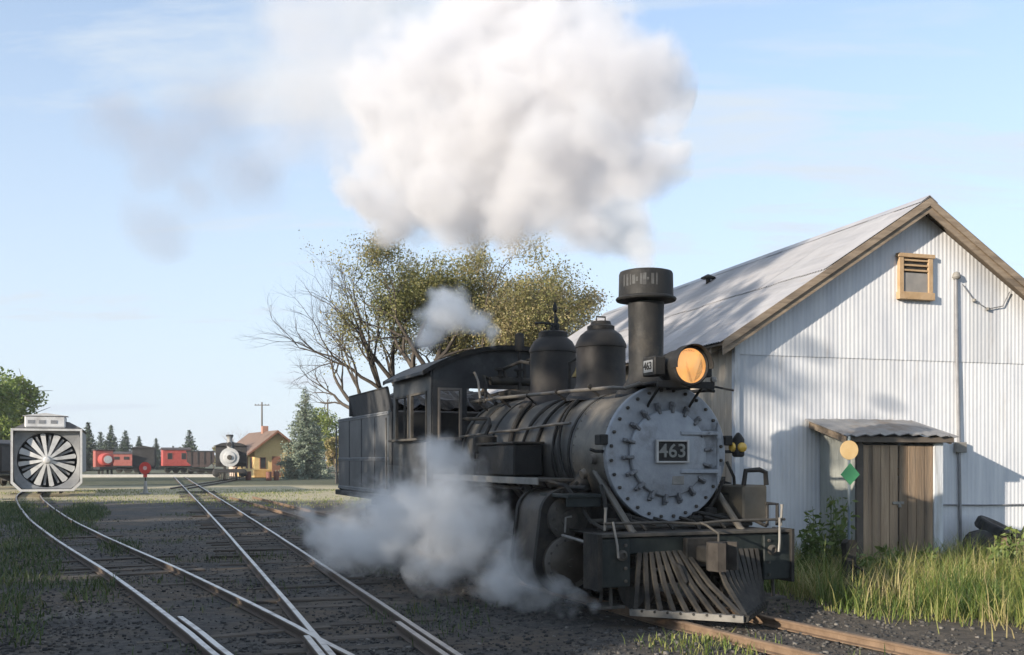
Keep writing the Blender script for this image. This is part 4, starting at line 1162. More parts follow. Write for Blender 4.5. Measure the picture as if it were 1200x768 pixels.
# ================================================================ LEAN-TO
lt = thing('lean_to', (BX, BY, 0), BA, 'small lean-to with brown plank double doors against the white shed wall', 'lean-to')
x0, x1, yf = 1.47, 2.98, -.92
def lroof(y): return 2.28 + (2.0 - 2.28) * (-y / 1.06)
n = 24; vs = []
for i in range(n + 1):
    xx = 1.20 + (3.16 - 1.20) * i / n; hh = .018 * math.sin(i * 2.1) + .03 * math.sin(PI * i / n)
    for yy in (-1.08, -.02):
        vs += [(xx, yy, lroof(yy) + hh * (1 if yy < -.5 else .3)), (xx, yy, lroof(yy) + hh * (1 if yy < -.5 else .3) - .014)]
fs = []
for i in range(n):
    a, b = 4 * i, 4 * i + 4
    fs += [[a, b, b + 2, a + 2], [a + 1, a + 3, b + 3, b + 1], [a, a + 1, b + 1, b], [a + 2, b + 2, b + 3, a + 3]]
fs += [[0, 2, 3, 1], [4 * n, 4 * n + 1, 4 * n + 3, 4 * n + 2]]
MB().add(vs, fs).build('roof', mat('lean_to_roof', (.22, .22, .22), (.31, .30, .30), 5, .6, .25, .3, c3=(.19, .145, .11), scale3=1.5), lt)
MB().box(1.28, 3.12, -1.03, -.99, 1.90, 1.985, .005).build('fascia_board', mat('dark_fascia', (.09, .075, .062), (.14, .115, .095), 5, .85), lt)
for xx in (1.26, 3.06):
    MB().prism([(-1.0, 1.88), (-.03, 2.14), (-.03, 2.24), (-1.0, 1.98)], xx, xx + .04, 'x').build('rafter', M_RAKE, lt)
MB().prism([(yf, -.08), (-.02, -.08), (-.02, 2.14), (yf, 1.90)], x0, x0 + .03, 'x').build('side_wall', mat('grey_green_board', (.30, .31, .28), (.40, .41, .37), 5, .85, 0, .4, 12, (4, 4, .6)), lt)
MB().prism([(yf, -.08), (-.02, -.08), (-.02, 2.14), (yf, 1.90)], x1 - .03, x1, 'x').build('side_wall', M_WHITEWOOD, lt)
MB().box(x0 - .005, x0 + .11, yf - .03, yf + .02, -.08, 1.90, .005).build('door_post', mat('dark_post', (.07, .058, .048), (.11, .09, .075), 5, .85), lt)
MB().box(x1 - .155, x1 + .01, yf - .03, yf + .02, -.08, 1.90, .005).build('door_post', M_WHITEWOOD, lt)
da, db = x0 + .11, x1 - .155
pw = (db - da - .03) / 8
for s_ in range(2):
    dr = link('door', None, lt)
    off = da + .005 + s_ * (4 * pw + .02)
    for k in range(4):
        q = MB().box(off + k * pw + .004, off + (k + 1) * pw - .004, yf - .012 - .006 * random.random(), yf + .012, .0 + random.uniform(0, .05), 1.86, .004)
        q.build('plank', M_DOORPLANK, dr)
    MB().box(off, off + 4 * pw, yf + .012, yf + .035, .3, .42).box(off, off + 4 * pw, yf + .012, yf + .035, 1.4, 1.52).build('batten', M_DOORPLANK, dr)
MB().box(da + 4 * pw - .10, da + 4 * pw + .10, yf - .035, yf - .018, .98, 1.02, .003).lathe([(.02, 0), (.028, .01), (.02, .05), (0, .06)], (da + 4 * pw + .02, yf - .03, .93), 'z', 10).build('hasp', M_PALE, dr)

# ================================================================ SWITCH STAND BY THE SHED
def world_at(px, z): return ((px - 600) / 1200 * z, z)
sx, sy_ = world_at(995, 12.6)
ss = thing('switch_stand', (sx, sy_, 0), R(10), 'switch stand with round yellow target above a green diamond, beside the lean-to', 'switch stand')
MB().box(-.28, .28, -.10, .10, -.07, .02, .01).box(-.10, .10, -.10, .10, .02, .10, .01).build('base', M_DARK, ss)
MB().prism([(-.085, .08), (.085, .08), (.06, .45), (.075, .62), (.04, .66), (-.04, .66), (-.075, .62), (-.06, .45)], -.06, .06, 'y').build('stand_body', M_DARK, ss)
MB().tube([(0, -.05, .36), (.10, -.14, .30), (.22, -.16, .12)], .016, 7).build('throw_lever', M_DARK, ss)
MB().cyl((0, 0, .62), (0, 0, 1.93), .018, None, 10).build('target_rod', mat('blue_grey_rod', (.10, .13, .15), (.15, .18, .20), 6, .6), ss)
MB().lathe([(.118, -.006), (.118, .006)], (-.01, -.02, 1.76), 'y', 28).build('round_target', mat('faded_yellow', (.50, .33, .14), (.58, .42, .22), 6, .7), ss)
MB().prism([(-.125, 1.46), (0, 1.33), (.125, 1.46), (0, 1.60)], -.034, -.022, 'y').build('diamond_target', mat('target_green', (.03, .16, .07), (.05, .22, .10), 6, .6), ss)

# ================================================================ OLD TYRES AND SCRAP BY THE WALL
M_TYRE = mat('old_rubber', (.016, .017, .019), (.035, .036, .038), 8, .7, 0, .2)
def tyre(loc, rot, r, w, label):
    prof = [(r * .58, -w * .42), (r * .72, -w * .5), (r * .93, -w * .48), (r, -w * .35), (r, w * .35), (r * .93, w * .48), (r * .72, w * .5), (r * .58, w * .42), (r * .56, 0), (r * .58, -w * .42)]
    t = thing('tyre', loc, 0, label, 'tyre', 'scrap tyres by the shed wall'); t.rotation_euler = rot
    MB().lathe(prof, (0, 0, 0), 'y', 30).build('tread_ring', M_TYRE, t)
    rim = MB()
    for k in range(20):
        a = 2 * PI * k / 20; Mx = Matrix.Rotation(a, 4, 'Y')
        rim.box(r * .97, r * 1.02, -w * .34, w * .34, -.02, .02, .004, Mx)
    rim.build('tread_lugs', M_TYRE, t)
a = world_at(1150, 15.9); tyre((a[0], a[1], .22), (R(-14), 0, R(25)), .33, .20, 'black tyre leaning in the grass right of the lean-to')
a = world_at(1166, 16.25); tyre((a[0], a[1], .55), (R(-72), R(20), R(10)), .30, .19, 'black tyre lying tilted on top of another near the shed wall')
a = world_at(1131, 16.1); tyre((a[0], a[1], .05), (R(90), 0, 0), .27, .17, 'small black tyre lying flat at the foot of the conduit')
a = world_at(1196, 16.0)
bn = thing('scrap_bin', (a[0], a[1], -.08), BA, 'low rusty metal bin with a dark lid at the right edge by the shed', 'bin')
MB().box(-.30, .45, -.25, .25, 0, .52, .02).build('bin_body', mat('rusty_bin', (.16, .10, .075), (.24, .16, .12), 6, .85, 0, .3), bn)
MB().box(-.33, .48, -.28, .28, .52, .60, .02).build('lid', M_DARK, bn)
# ================================================================ VEGETATION
M_BARK = mat('grey_bark', (.075, .062, .05), (.135, .112, .09), 6, .9, 0, .6, 18, (3, 3, .7))
M_BARK2 = mat('dark_bark', (.05, .04, .032), (.09, .075, .06), 6, .9, 0, .6, 18)
M_LEAF_AUT = tint_mat('autumn_leaf', [(0, (.14, .16, .05)), (.4, (.25, .24, .085)), (.75, (.36, .29, .14)), (1, (.42, .33, .20))], .6, .3)
M_LEAF_GRN = tint_mat('green_leaf', [(0, (.04, .08, .02)), (.5, (.09, .14, .035)), (1, (.19, .23, .06))], .55, .3)
M_LEAF_DRK = tint_mat('conifer_needle', [(0, (.018, .035, .020)), (.5, (.035, .06, .032)), (1, (.07, .095, .055))], .7, .1)
M_SPRUCE = tint_mat('blue_spruce_needle', [(0, (.05, .08, .055)), (.5, (.13, .17, .12)), (1, (.26, .30, .22))], .7, .1)
M_GRASS_DRY = tint_mat('meadow_grass', [(0, (.06, .11, .02)), (.45, (.16, .21, .045)), (.75, (.30, .29, .09)), (1, (.46, .38, .19))], .6, .3)
M_GRASS_DK = tint_mat('yard_grass', [(0, (.03, .055, .016)), (.6, (.07, .105, .03)), (1, (.15, .15, .06))], .6, .3)

def leaf_cards(pos, size, tint, m, name, parent=None, flat=0.0, aspect=.55):
    """Each leaf: a folded four-point blade."""
    n = len(pos); pos = np.asarray(pos, dtype=float)
    d = RNG.normal(size=(n, 3)); d[:, 2] *= (1 - flat); d /= np.linalg.norm(d, axis=1)[:, None]
    u = RNG.normal(size=(n, 3)); u -= d * (u * d).sum(1)[:, None]; u /= np.linalg.norm(u, axis=1)[:, None]
    w = np.cross(d, u)
    s = np.asarray(size)[:, None]
    v = np.stack([pos - d * s * .5, pos + u * s * .5 * aspect + w * s * .10, pos + d * s * .5, pos - u * s * .5 * aspect + w * s * .10], 1)
    b = 4 * np.arange(n)[:, None]
    f = np.concatenate([b, b + 1, b + 2, b, b + 2, b + 3], 1).ravel()
    me = np_mesh(name, v.reshape(-1, 3), f, np.full(2 * n, 3), m, np.repeat(tint, 4))
    return link(name, me, parent) if parent is not None else me

def grow(mb, p, d, length, rad, level, maxl, ends, rnd, up=.12, wig=.22, split=(2, 3), ratio=.72, spread=.6, gravity=0.0):
    n = 5 if level < 2 else 4
    pts = [p.copy()]; rs = [rad]
    for i in range(n):
        d = (d + Vector((rnd.uniform(-1, 1), rnd.uniform(-1, 1), rnd.uniform(-1, 1))) * wig + Vector((0, 0, up - gravity * level))).normalized()
        p = p + d * length / n; pts.append(p.copy()); rs.append(rad * (1 - .45 * (i + 1) / n))
    mb.tube(pts, rs, 8 if level == 0 else 6 if level < 3 else 4, cap=False)
    if level >= 2:
        for q in pts[1:]: ends.append((q, level))
    if level >= maxl: return
    k = rnd.randint(*split)
    for i in range(k + (1 if level else 0)):
        t = 1.0 if i < k else rnd.uniform(.4, .8)
        j = min(int(t * n), n); base = pts[j]
        ax = Vector((rnd.uniform(-1, 1), rnd.uniform(-1, 1), rnd.uniform(-.5, .8))); ax = (ax - d * ax.dot(d))
        if ax.length < 1e-3: continue
        nd = (d + ax.normalized() * rnd.uniform(spread * .6, spread * 1.4)).normalized()
        grow(mb, base, nd, length * ratio * rnd.uniform(.8, 1.15), rs[j] * rnd.uniform(.6, .8), level + 1, maxl, ends, rnd, up, wig, split, ratio, spread, gravity)

# --- the half-bare cottonwood behind the engine
def cottonwood():
    rnd = random.Random(21)
    base = Vector((-2.35, 34.0, -.1))
    t = thing('cottonwood_tree', base, 0, 'large half-bare tree with yellow-green and tan leaves behind the locomotive', 'tree')
    mb = MB(); ends = []
    mb.tube([(0, 0, 0), (.05, 0, 1.2), (-.05, .1, 2.2)], [.48, .40, .38], 10, False)
    for (deg, dy, ln, r) in ((168, .1, 2.7, .16), (152, -.25, 3.0, .20), (138, .3, 3.0, .21), (122, -.1, 2.9, .22), (105, .25, 2.8, .22), (90, -.3, 2.7, .22), (74, .2, 2.75, .22), (58, -.2, 2.8, .20), (42, .25, 2.8, .20), (28, -.1, 2.7, .17), (100, .8, 2.2, .16), (70, -.8, 2.2, .16)):
        dv_ = Vector((math.cos(R(deg)), dy, math.sin(R(deg)))).normalized()
        grow(mb, Vector((0, 0, 2.0 + .02 * (deg % 30))), dv_, ln, r, 0, 5, ends, rnd, .015, .2, (2, 3), .67, .62)
    mb.build('trunk', M_BARK2, t, 60)
    # bare twigs thin out the left side; leaves fill the middle and right
    pos = []; tint = []
    for (q, lv) in ends:
        side_ = min(1, max(0, (q.x + 4.0 + 1.5 * noise.noise((q.x * .5, q.z * .5, 2))) / 3.2))
        dens = .05 + .95 * side_
        if noise.noise((q.x * .8, q.y * .8, q.z * .8)) < -.15: dens *= .4
        nl = int((8 if lv < 5 else 15) * dens * rnd.uniform(.4, 1.3) + rnd.random() * dens)
        tn_ = .5 + .55 * noise.noise((q.x * .35 + 7, q.y * .35, q.z * .35)) + .035 * q.x
        for _ in range(nl):
            o = Vector((rnd.gauss(0, .17), rnd.gauss(0, .17), rnd.gauss(0, .15)))
            pos.append(q + o); tint.append(min(1, max(0, tn_ + rnd.uniform(-.28, .28))))
    leaf_cards(np.array([tuple(p) for p in pos]), RNG.uniform(.035, .11, len(pos)), np.array(tint), M_LEAF_AUT, 'crown', t)
    return len(pos), len(mb.f), max(e[0].z for e in ends), min(e[0].x for e in ends), max(e[0].x for e in ends)
print('cottonwood', cottonwood())

def broad_tree_meshes(seed, h, r, n, m, leaf, trunk_h=.25, lumps=11):
    """Trunk with limbs and a lumpy crown of separate leaves."""
    rnd = random.Random(seed); mb = MB(); ends = []
    mb.tube([(0, 0, -.2), (.03 * h, 0, trunk_h * h * .6), (0, .02 * h, trunk_h * h)], [.035 * h, .028 * h, .024 * h], 9, False)
    lumpc = []
    for k in range(lumps):
        a = rnd.uniform(0, 2 * PI); rr = r * rnd.uniform(.1, .68); z = h * rnd.uniform(trunk_h + .12, .88)
        rr *= math.sin(PI * min(1, max(.12, (z / h - trunk_h * .6) / (1.04 - trunk_h * .6)))) ** .5
        c = Vector((rr * math.cos(a), rr * math.sin(a), z)); lumpc.append((c, r * rnd.uniform(.28, .5)))
        mid_ = c * .5 + Vector((0, 0, trunk_h * h * .5))
        mb.tube([(0, 0, trunk_h * h * .9), mid_, c], [.016 * h, .010 * h, .004 * h], 6, False)
        for q in range(4):
            e = c + Vector((rnd.gauss(0, 1), rnd.gauss(0, 1), rnd.gauss(0, .8))) * lumpc[-1][1] * .7
            mb.tube([c, (c + e) * .5 + Vector((0, 0, .05 * h * .3)), e], [.005 * h, .0035 * h, .0015 * h], 4, False)
    pos = []; tint = []
    for (c, lr) in lumpc:
        tb = rnd.uniform(.2, .8)
        for _ in range(n // lumps):
            d = Vector((rnd.gauss(0, 1), rnd.gauss(0, 1), rnd.gauss(0, .8))).normalized() * lr * rnd.random() ** .45
            p = c + d
            if noise.noise((p.x * 1.3 / r * 2, p.y * 1.3 / r * 2, p.z * 1.3 / r * 2 + seed)) < -.22: continue
            pos.append(tuple(p)); tint.append(min(1, max(0, tb + rnd.uniform(-.3, .3))))
    return mb.mesh('trunk', M_BARK, 60), leaf_cards(np.array(pos), RNG.uniform(leaf * .6, leaf * 1.3, len(pos)), np.array(tint), m, 'crown')

def plant_tree(meshes, name, loc, rz, sc, label, cat='tree', group=None):
    t = thing(name, loc, rz, label, cat, group)
    t.scale = sc if isinstance(sc, tuple) else (sc, sc, sc)
    link('trunk', meshes[0], t); link('crown', meshes[1], t)
    return t

def conifer_meshes(seed, h, r, m, n_per=34, sz=.5, pale=.5):
    rnd = random.Random(seed); mb = MB()
    mb.tube([(0, 0, -.1), (0, 0, h * .5), (.01 * h, 0, h * .98)], [.022 * h, .014 * h, .002 * h], 8, False)
    pos = []; tint = []; levels = int(h * 3.2)
    for i in range(levels):
        t = i / (levels - 1); z = h * (.06 + .92 * t); rr = r * (1 - t) ** .85 * rnd.uniform(.82, 1.12) + .05
        nb = max(5, int(11 * (1 - t) + 4))
        for b in range(nb):
            a = 2 * PI * b / nb + rnd.uniform(-.3, .3); ln = rr * rnd.uniform(.65, 1.15)
            d = Vector((math.cos(a), math.sin(a), -.18 + .35 * t))
            e = Vector((0, 0, z)) + d * ln
            mb.tube([(0, 0, z), tuple(e)], [.006 * h * (1 - t) + .006, .003], 4, False)
            k = max(3, int(n_per * ln / r))
            tb = pale + rnd.uniform(-.3, .3)
            for _ in range(k):
                u = rnd.random() ** .6
                p = Vector((0, 0, z)) + d * ln * u + Vector((rnd.gauss(0, .10), rnd.gauss(0, .10), rnd.gauss(-.03, .07))) * (r * .5)
                pos.append(tuple(p)); tint.append(min(1, max(0, tb + .3 * (u - .5) + rnd.uniform(-.15, .15))))
    return mb.mesh('trunk', M_BARK2, 60), leaf_cards(np.array(pos), RNG.uniform(sz * .5, sz, len(pos)), np.array(tint), m, 'crown', None, .3, .35)

# --- background trees
spr = conifer_meshes(5, 8.4, 2.9, M_SPRUCE, 95, .36, .7)
plant_tree(spr, 'spruce_tree', (-19.0, 94, 0), 0, (.92, .92, 1), 'tall pale blue-green spruce right of the yellow station', 'tree')
M_LEAF_YEL = tint_mat('yellow_green_leaf', [(0, (.10, .16, .03)), (.5, (.20, .25, .05)), (1, (.32, .33, .09))], .55, .35)
bt1 = broad_tree_meshes(31, 9, 4.2, 9000, M_LEAF_YEL, .36)
bt2 = broad_tree_meshes(32, 8, 3.4, 8000, M_LEAF_YEL, .34, .22, 13)
bt3 = broad_tree_meshes(33, 6, 2.6, 5000, M_LEAF_AUT, .30, .2, 9)
def at(px, z): return ((px - 600) / 1200 * z, z, 0)
plant_tree(bt1, 'leafy_tree', at(16, 88), .3, .98, 'bright green leafy tree at the left edge behind the fan-fronted plough', 'tree', 'trees at the left edge')
plant_tree(bt2, 'leafy_tree', at(-18, 80), 1.3, 1.0, 'yellow-green leafy tree cut by the left edge of the photo', 'tree', 'trees at the left edge')
cf = [conifer_meshes(40 + k, 8, 2.1 + .4 * k, M_LEAF_DRK, 22, .8, .5) for k in range(3)]
far_c = [(103, 165, .98, 0), (130, 185, 1.0, 1), (147, 180, .86, 2), (163, 200, .80, 0), (183, 190, .72, 1), (222, 175, .85, 2), (118, 215, .95, 2), (88, 200, 1.0, 1), (203, 230, .62, 0)]
nm = ['leftmost', 'second', 'third', 'fourth', 'fifth']
far_lb = ['tall dark conifer just right of the fan-fronted plough', 'dark conifer above the far red engine at left', 'dark conifer above the red car at the yard end', 'lower dark conifer left of the black boxcar top',
          'small dark conifer behind the dark boxcar', 'lone rounded dark conifer above the red caboose', 'faint conifer between the two tallest ones beyond the yard', 'dark conifer half hidden by the fan-fronted plough', 'small faint conifer far off left of the lone one']
for k, (px, z, s, v) in enumerate(far_c):
    plant_tree(cf[v], 'conifer_tree', at(px, z), k * 1.1, (s * 1.05, s * 1.05, s), far_lb[k], 'tree', 'conifers beyond the yard')
for k, (px, z, s) in enumerate([(250, 190, .6), (262, 150, .72), (395, 75, .62), (372, 120, .95), (410, 82, .75), (140, 240, .8), (60, 160, .8)]):
    plant_tree(bt3 if k != 3 else bt2, 'leafy_tree', at(px, z), k * .9, s,
               ['low tan bush-like tree far off behind the dark hopper car', 'small tan tree behind the far black locomotive', 'yellow-green small tree between spruce and tender', 'green tree behind the spruce',
                'sunlit yellow-green small tree hidden partly by the tender', 'low tan tree at the far end of the yard', 'tan tree behind the plough roof'][k], 'tree', 'small trees beyond the yard')
# bare tree beside the station
rnd_ = random.Random(77); mb = MB(); ends = []
mb.tube([(0, 0, 0), (.05, 0, 1.6)], [.18, .14], 8, False)
for d in ((-.5, .1, 1), (.1, -.3, 1), (.55, .2, .9)):
    grow(mb, Vector((.05, 0, 1.6)), Vector(d).normalized(), 1.5, .10, 0, 4, ends, rnd_, .05, .2, (2, 3), .72, .55)
bt = thing('bare_tree', at(276, 120), 0, 'small bare pinkish tree beside the yellow station', 'tree')
mb.build('trunk', mat('pinkish_twig', (.20, .15, .12), (.26, .2, .17), 5, .9), bt, 60)

# --- trees standing left of and behind the camera: they shade the yard
shade_thin = broad_tree_meshes(66, 10, 2.9, 2100, M_LEAF_GRN, .40, .10, 18)
shade = [broad_tree_meshes(60 + k, 10, 2.9, 7000, M_LEAF_GRN, .42, .10, 22) for k in range(3)]
def sq(s, q): return (.742 * s + .670 * q, .670 * s - .742 * q, -.1)
row = [(-48, 7.2), (-44.5, 7.6), (-41, 8.4), (-37.5, 9.0), (-34, 9.2), (-30.5, 8.6), (-27, 9.0), (-23.5, 10.0), (-20, 11.6), (-17, 12.4), (-14, 12.0), (-11.4, 12.4), (-9.3, 11.3), (-7.9, 8.9), (-4.6, 5.2), (-1.8, 5.0), (1.0, 5.4), (4.5, 6.5)]
for k, (q, h) in enumerate(row):
    wd = (1.0 if h < 10 else .95) * (.62 if q > -10 else 1.0)
    plant_tree(shade[k % 3] if not -14.5 < q < -9 else shade_thin, 'shade_tree', sq(-12 + random.uniform(-.6, .6), q), k * 1.7, (wd, wd, h / 10), 'leafy green tree of the row shading the yard from behind the camera', 'tree', 'shade trees behind the camera')
for k, (q, h) in enumerate([(-46, 6.2), (-39, 7.5), (-32.5, 8), (-25, 8.5), (-18.5, 9), (-8.6, 7)]):
    plant_tree(shade[(k + 1) % 3], 'shade_tree', sq(-16.5, q), k * 2.3, (1.15, 1.15, h / 10), 'leafy green tree of the row shading the yard from behind the camera', 'tree', 'shade trees behind the camera')

# ================================================================ GRASS AND WEEDS
def grass(name, pts, hmin, hmax, wid, m, label, lean=.35, tint_fn=None, hvar=0.0):
    n = len(pts); p = np.asarray(pts, dtype=float)
    a = RNG.uniform(0, 2 * PI, n); h = hmin + (hmax - hmin) * RNG.random(n) ** 1.5
    if hvar: h = h * np.array([max(.3, 1 + hvar * (noise.noise((q[0] * 1.3, q[1] * 1.3, 40)) * 1.2 + noise.noise((q[0] * 4, q[1] * 4, 41)) * .7)) for q in p])
    dx, dy = np.cos(a), np.sin(a); l = h * RNG.uniform(.05, lean, n) * 1.6
    w = wid * RNG.uniform(.6, 1.3, n)
    z0 = p[:, 2]
    def P(ox, oy, oz): return np.stack([p[:, 0] + ox, p[:, 1] + oy, z0 + oz], 1)
    v = np.stack([P(-dy * w, dx * w, -.02), P(dy * w, -dx * w, -.02), P(dx * l * .35 + dy * w * .8, dy * l * .35 - dx * w * .8, h * .55), P(dx * l * .35 - dy * w * .8, dy * l * .35 + dx * w * .8, h * .55), P(dx * l, dy * l, h)], 1)
    b = 5 * np.arange(n)[:, None]
    f = np.concatenate([b, b + 1, b + 2, b + 3, b + 3, b + 2, b + 4], 1).ravel()
    t = RNG.random(n) * .6 + .2 if tint_fn is None else tint_fn(p)
    t = np.clip(t + RNG.uniform(-.25, .25, n), 0, 1)
    o = link(name, np_mesh(name, v.reshape(-1, 3), f, np.tile([4, 3], n), m, np.repeat(t, 5)))
    return tag(o, label, None, None, 'stuff')
def patch(n, fn, bounds):
    out = []; tries = 0
    while len(out) < n and tries < n * 60:
        tries += 1
        x = random.uniform(bounds[0], bounds[1]); y = random.uniform(bounds[2], bounds[3])
        if random.random() < fn(x, y): out.append((x, y, ground_height(x, y)))
    return out
def eng_off(x, y):   # signed distance right of the engine track
    return (x - LX) * .9285 + (y - LY) * .3714
def meadow(x, y):
    d = eng_off(x, y)
    wl_ = (x - BX) * (-.294) + (y - BY) * .956     # depth behind the gable wall
    if wl_ > -.05 and (x - BX) * .956 + (y - BY) * .294 > 0: return 0
    u = (x - BX) * .956 + (y - BY) * .294
    if 1.4 < u < 3.05 and wl_ > -.95: return 0
    if d < 1.75: return 0
    e = noise.noise((x * .7, y * .7, 5)) * .5
    k = min(1, max(0, (d - 1.75 + e) / .9))
    fr = y - (10.6 - .1 * x) + e * 1.6
    return k * min(1, max(.02, fr / 1.2)) * (.75 + .5 * noise.noise((x * 1.1, y * 1.1, 8)))
mt = lambda p: np.array([.50 + .8 * noise.noise((a * .75, b * .75, 12)) + .6 * noise.noise((a * 3, b * 3, 15)) for a, b, c in p])
grass('meadow_grass', patch(52000, meadow, (3, 11.5, 9.5, 18)), .06, .44, .006, M_GRASS_DRY, 'tall sunlit green and straw grass in front of the shed', .85, mt, .9)
grass('seeding_grass', patch(2200, lambda x, y: meadow(x, y) * max(0, .3 + 1.4 * noise.noise((x * .6, y * .6, 31))), (3, 11.5, 9.5, 18)), .30, .62, .004, M_GRASS_DRY, 'taller straw seed stalks standing in the meadow grass', .6, lambda p: np.full(len(p), .85))
def left_patch(x, y):
    px = 600 + 1200 * x / y; py = 540 + 1956 / y
    v = 0
    for (cx, cy, rx, ry) in ((25, 660, 60, 45), (18, 720, 42, 45), (60, 615, 60, 18), (100, 600, 30, 12), (105, 690, 40, 18), (140, 640, 30, 10), (10, 600, 40, 20)):
        v = max(v, 1 - ((px - cx) / rx) ** 2 - ((py - cy) / ry) ** 2)
    return max(0, min(1, v * 1.4 + .5 * noise.noise((x * .9, y * .9, 3))) if v > 0 else 0)
grass('yard_grass', patch(13000, left_patch, (-24, -4, 9, 40)), .04, .17, .008, M_GRASS_DK, 'patchy dark green grass growing left of the branching track', 1.0, None, .6)
def sparse(x, y):
    return max(0, noise.noise((x * .55, y * .55, 21)) - .18) * 1.4
grass('track_weeds', patch(5000, lambda x, y: sparse(x, y) * (1 if abs(eng_off(x, y)) > .2 else .6), (-11, 3.2, 8.2, 32)), .03, .13, .006, M_GRASS_DK, 'low weeds between the rails and ties', .7)
grass('pilot_weeds', patch(350, lambda x, y: max(0, 1 - ((x - 1.75) / .75) ** 2 - ((y - 9.2) / .6) ** 2), (.8, 2.8, 8.3, 10)), .03, .13, .006, M_GRASS_DRY, 'green and straw weeds in front of the cowcatcher', 1.0)
grass('far_grass', patch(9000, lambda x, y: max(0, .4 + noise.noise((x * .2, y * .25, 2))), (-27, -3, 36, 60)), .03, .10, .014, M_GRASS_DRY, 'sunlit short grass along the sandy strip', .6)

# broad-leaved weeds along the shed wall
M_STEM = mat('weed_stem', (.09, .12, .04), (.13, .15, .06), 6, .7)
def weed(loc, h, n, label, spread=.35):
    t = thing('tall_weed', loc, 0, label, 'plant', 'tall weeds by the shed')
    rnd = random.Random(int(loc[0] * 1000)); mb = MB(); pos = []; tn_ = []
    for k in range(n):
        a = rnd.uniform(0, 2 * PI); e = Vector((math.cos(a) * spread * h * rnd.random(), math.sin(a) * spread * h * rnd.random(), h * rnd.uniform(.65, 1)))
        b = Vector((rnd.uniform(-.12, .12), rnd.uniform(-.12, .12), -.05)); m_ = (b + e) * .5 + Vector((rnd.uniform(-.05, .05), rnd.uniform(-.05, .05), .1))
        mb.tube([b, m_, e], [.009, .007, .003], 5, False)
        for i in range(26):
            u = rnd.uniform(.12, 1); q = b.lerp(m_, u * 2) if u < .5 else m_.lerp(e, u * 2 - 1)
            pos.append(tuple(q + Vector((rnd.gauss(0, .06), rnd.gauss(0, .06), rnd.gauss(0, .03))))); tn_.append(min(1, max(0, .35 + .4 * u + rnd.uniform(-.25, .25))))
    mb.build('stem', M_STEM, t, 60)
    leaf_cards(np.array(pos), RNG.uniform(.07, .16, len(pos)), np.array(tn_), M_LEAF_GRN, 'foliage', t, .2, .42)
for (px, z, h, n, lb) in ((968, 14.6, 1.28, 9, 'tallest leafy green weed between the engine front and the lean-to'), (950, 14.2, .85, 7, 'leafy weed just right of the pilot beam end'), (985, 14.3, .95, 8, 'leafy weed left of the yellow and green switch stand'),
                      (1040, 13.6, .55, 6, 'low leafy weed below the plank doors'), (1165, 14.0, .62, 6, 'leafy weed in front of the black tyres'), (1195, 14.2, .8, 6, 'leafy weed at the right edge of the photo'),
                      (1010, 13.2, .5, 6, 'small leafy weed at the foot of the switch stand'), (1090, 13.9, .5, 5, 'small leafy weed right of the plank doors')):
    x, y, _ = at(px, z); weed((x, y, -.06), h, n, lb)
# ================================================================ ROTARY SNOW PLOUGH
M_PLOUGH = mat('plough_white', (.50, .50, .50), (.60, .60, .59), 4, .6, .1, .2, c3=(.36, .35, .34), scale3=1.2)
M_PLOUGHG = mat('plough_grey', (.16, .165, .175), (.24, .245, .25), 3, .6, .1, .2)
M_BLK = mat('flat_black', (.012, .012, .013), (.022, .022, .022), 5, .7)
pz = 47.0; pxx = -21.35
pl = thing('rotary_snow_plough', (pxx, pz, 0), R(21), 'rotary snow plough with a white bladed fan in a square hood at left', 'snow plough')
# hood: flared square box, open to the front (-y)
def ring(mb, o0, o1, y0, y1):
    n = len(o0); vs = [(a, y0, b) for a, b in o0] + [(a, y1, b) for a, b in o1]
    mb.add(vs, [[i, (i + 1) % n, n + (i + 1) % n, n + i] for i in range(n)])
HW, Z0, Z1 = 1.50, .22, 3.10
def oct_(w, z0, z1, c): return [(-w + c, z0), (w - c, z0), (w, z0 + c), (w, z1), (-w, z1), (-w, z0 + c)]
hood = MB(); ring(hood, oct_(HW, Z0, Z1, .38), oct_(HW - .10, Z0 + .1, Z1 - .1, .34), -.02, 1.1); ring(hood, oct_(HW - .06, Z0 + .06, Z1 - .06, .36), oct_(HW - .16, Z0 + .16, Z1 - .16, .32), .0, 1.0)
ring(hood, oct_(HW, Z0, Z1, .38), oct_(HW - .10, Z0 + .10, Z1 - .10, .35), -.02, -.02)
hood.build('hood', M_PLOUGH, pl, 30)
CZ = 1.66
# face plate with a round opening
nseg = 48; vs = []; fs = []
sqo = oct_(HW - .12, Z0 + .12, Z1 - .12, .34)
def on_oct(a):
    d = Vector((math.cos(a), math.sin(a))); best = 9
    n = len(sqo)
    for i in range(n):
        p = Vector((sqo[i][0], sqo[i][1] - CZ)); q = Vector((sqo[(i + 1) % n][0], sqo[(i + 1) % n][1] - CZ)); e = q - p
        den = d.x * e.y - d.y * e.x
        if abs(den) < 1e-6: continue
        t = (p.x * e.y - p.y * e.x) / den; u = (p.x * d.y - p.y * d.x) / den
        if t > 0 and -1e-6 <= u <= 1 + 1e-6: best = min(best, t)
    return best
for k in range(nseg):
    a = 2 * PI * k / nseg; r0 = 1.27
    ro = max(on_oct(a), r0 + .01)
    vs += [(r0 * math.cos(a), .30, CZ + r0 * math.sin(a)), (ro * math.cos(a), .22, CZ + ro * math.sin(a)), (r0 * math.cos(a), .9, CZ + r0 * math.sin(a))]
for k in range(nseg):
    a, b = 3 * k, 3 * ((k + 1) % nseg)
    fs += [[a, a + 1, b + 1, b], [a, b, b + 2, a + 2]]
MB().add(vs, fs).build('face_plate', M_PLOUGHG, pl, 30)
MB().lathe([(0, .88), (1.27, .88)], (0, 0, CZ), 'y', 40).build('drum_back', M_BLK, pl)
fan = link('fan_wheel', None, pl)
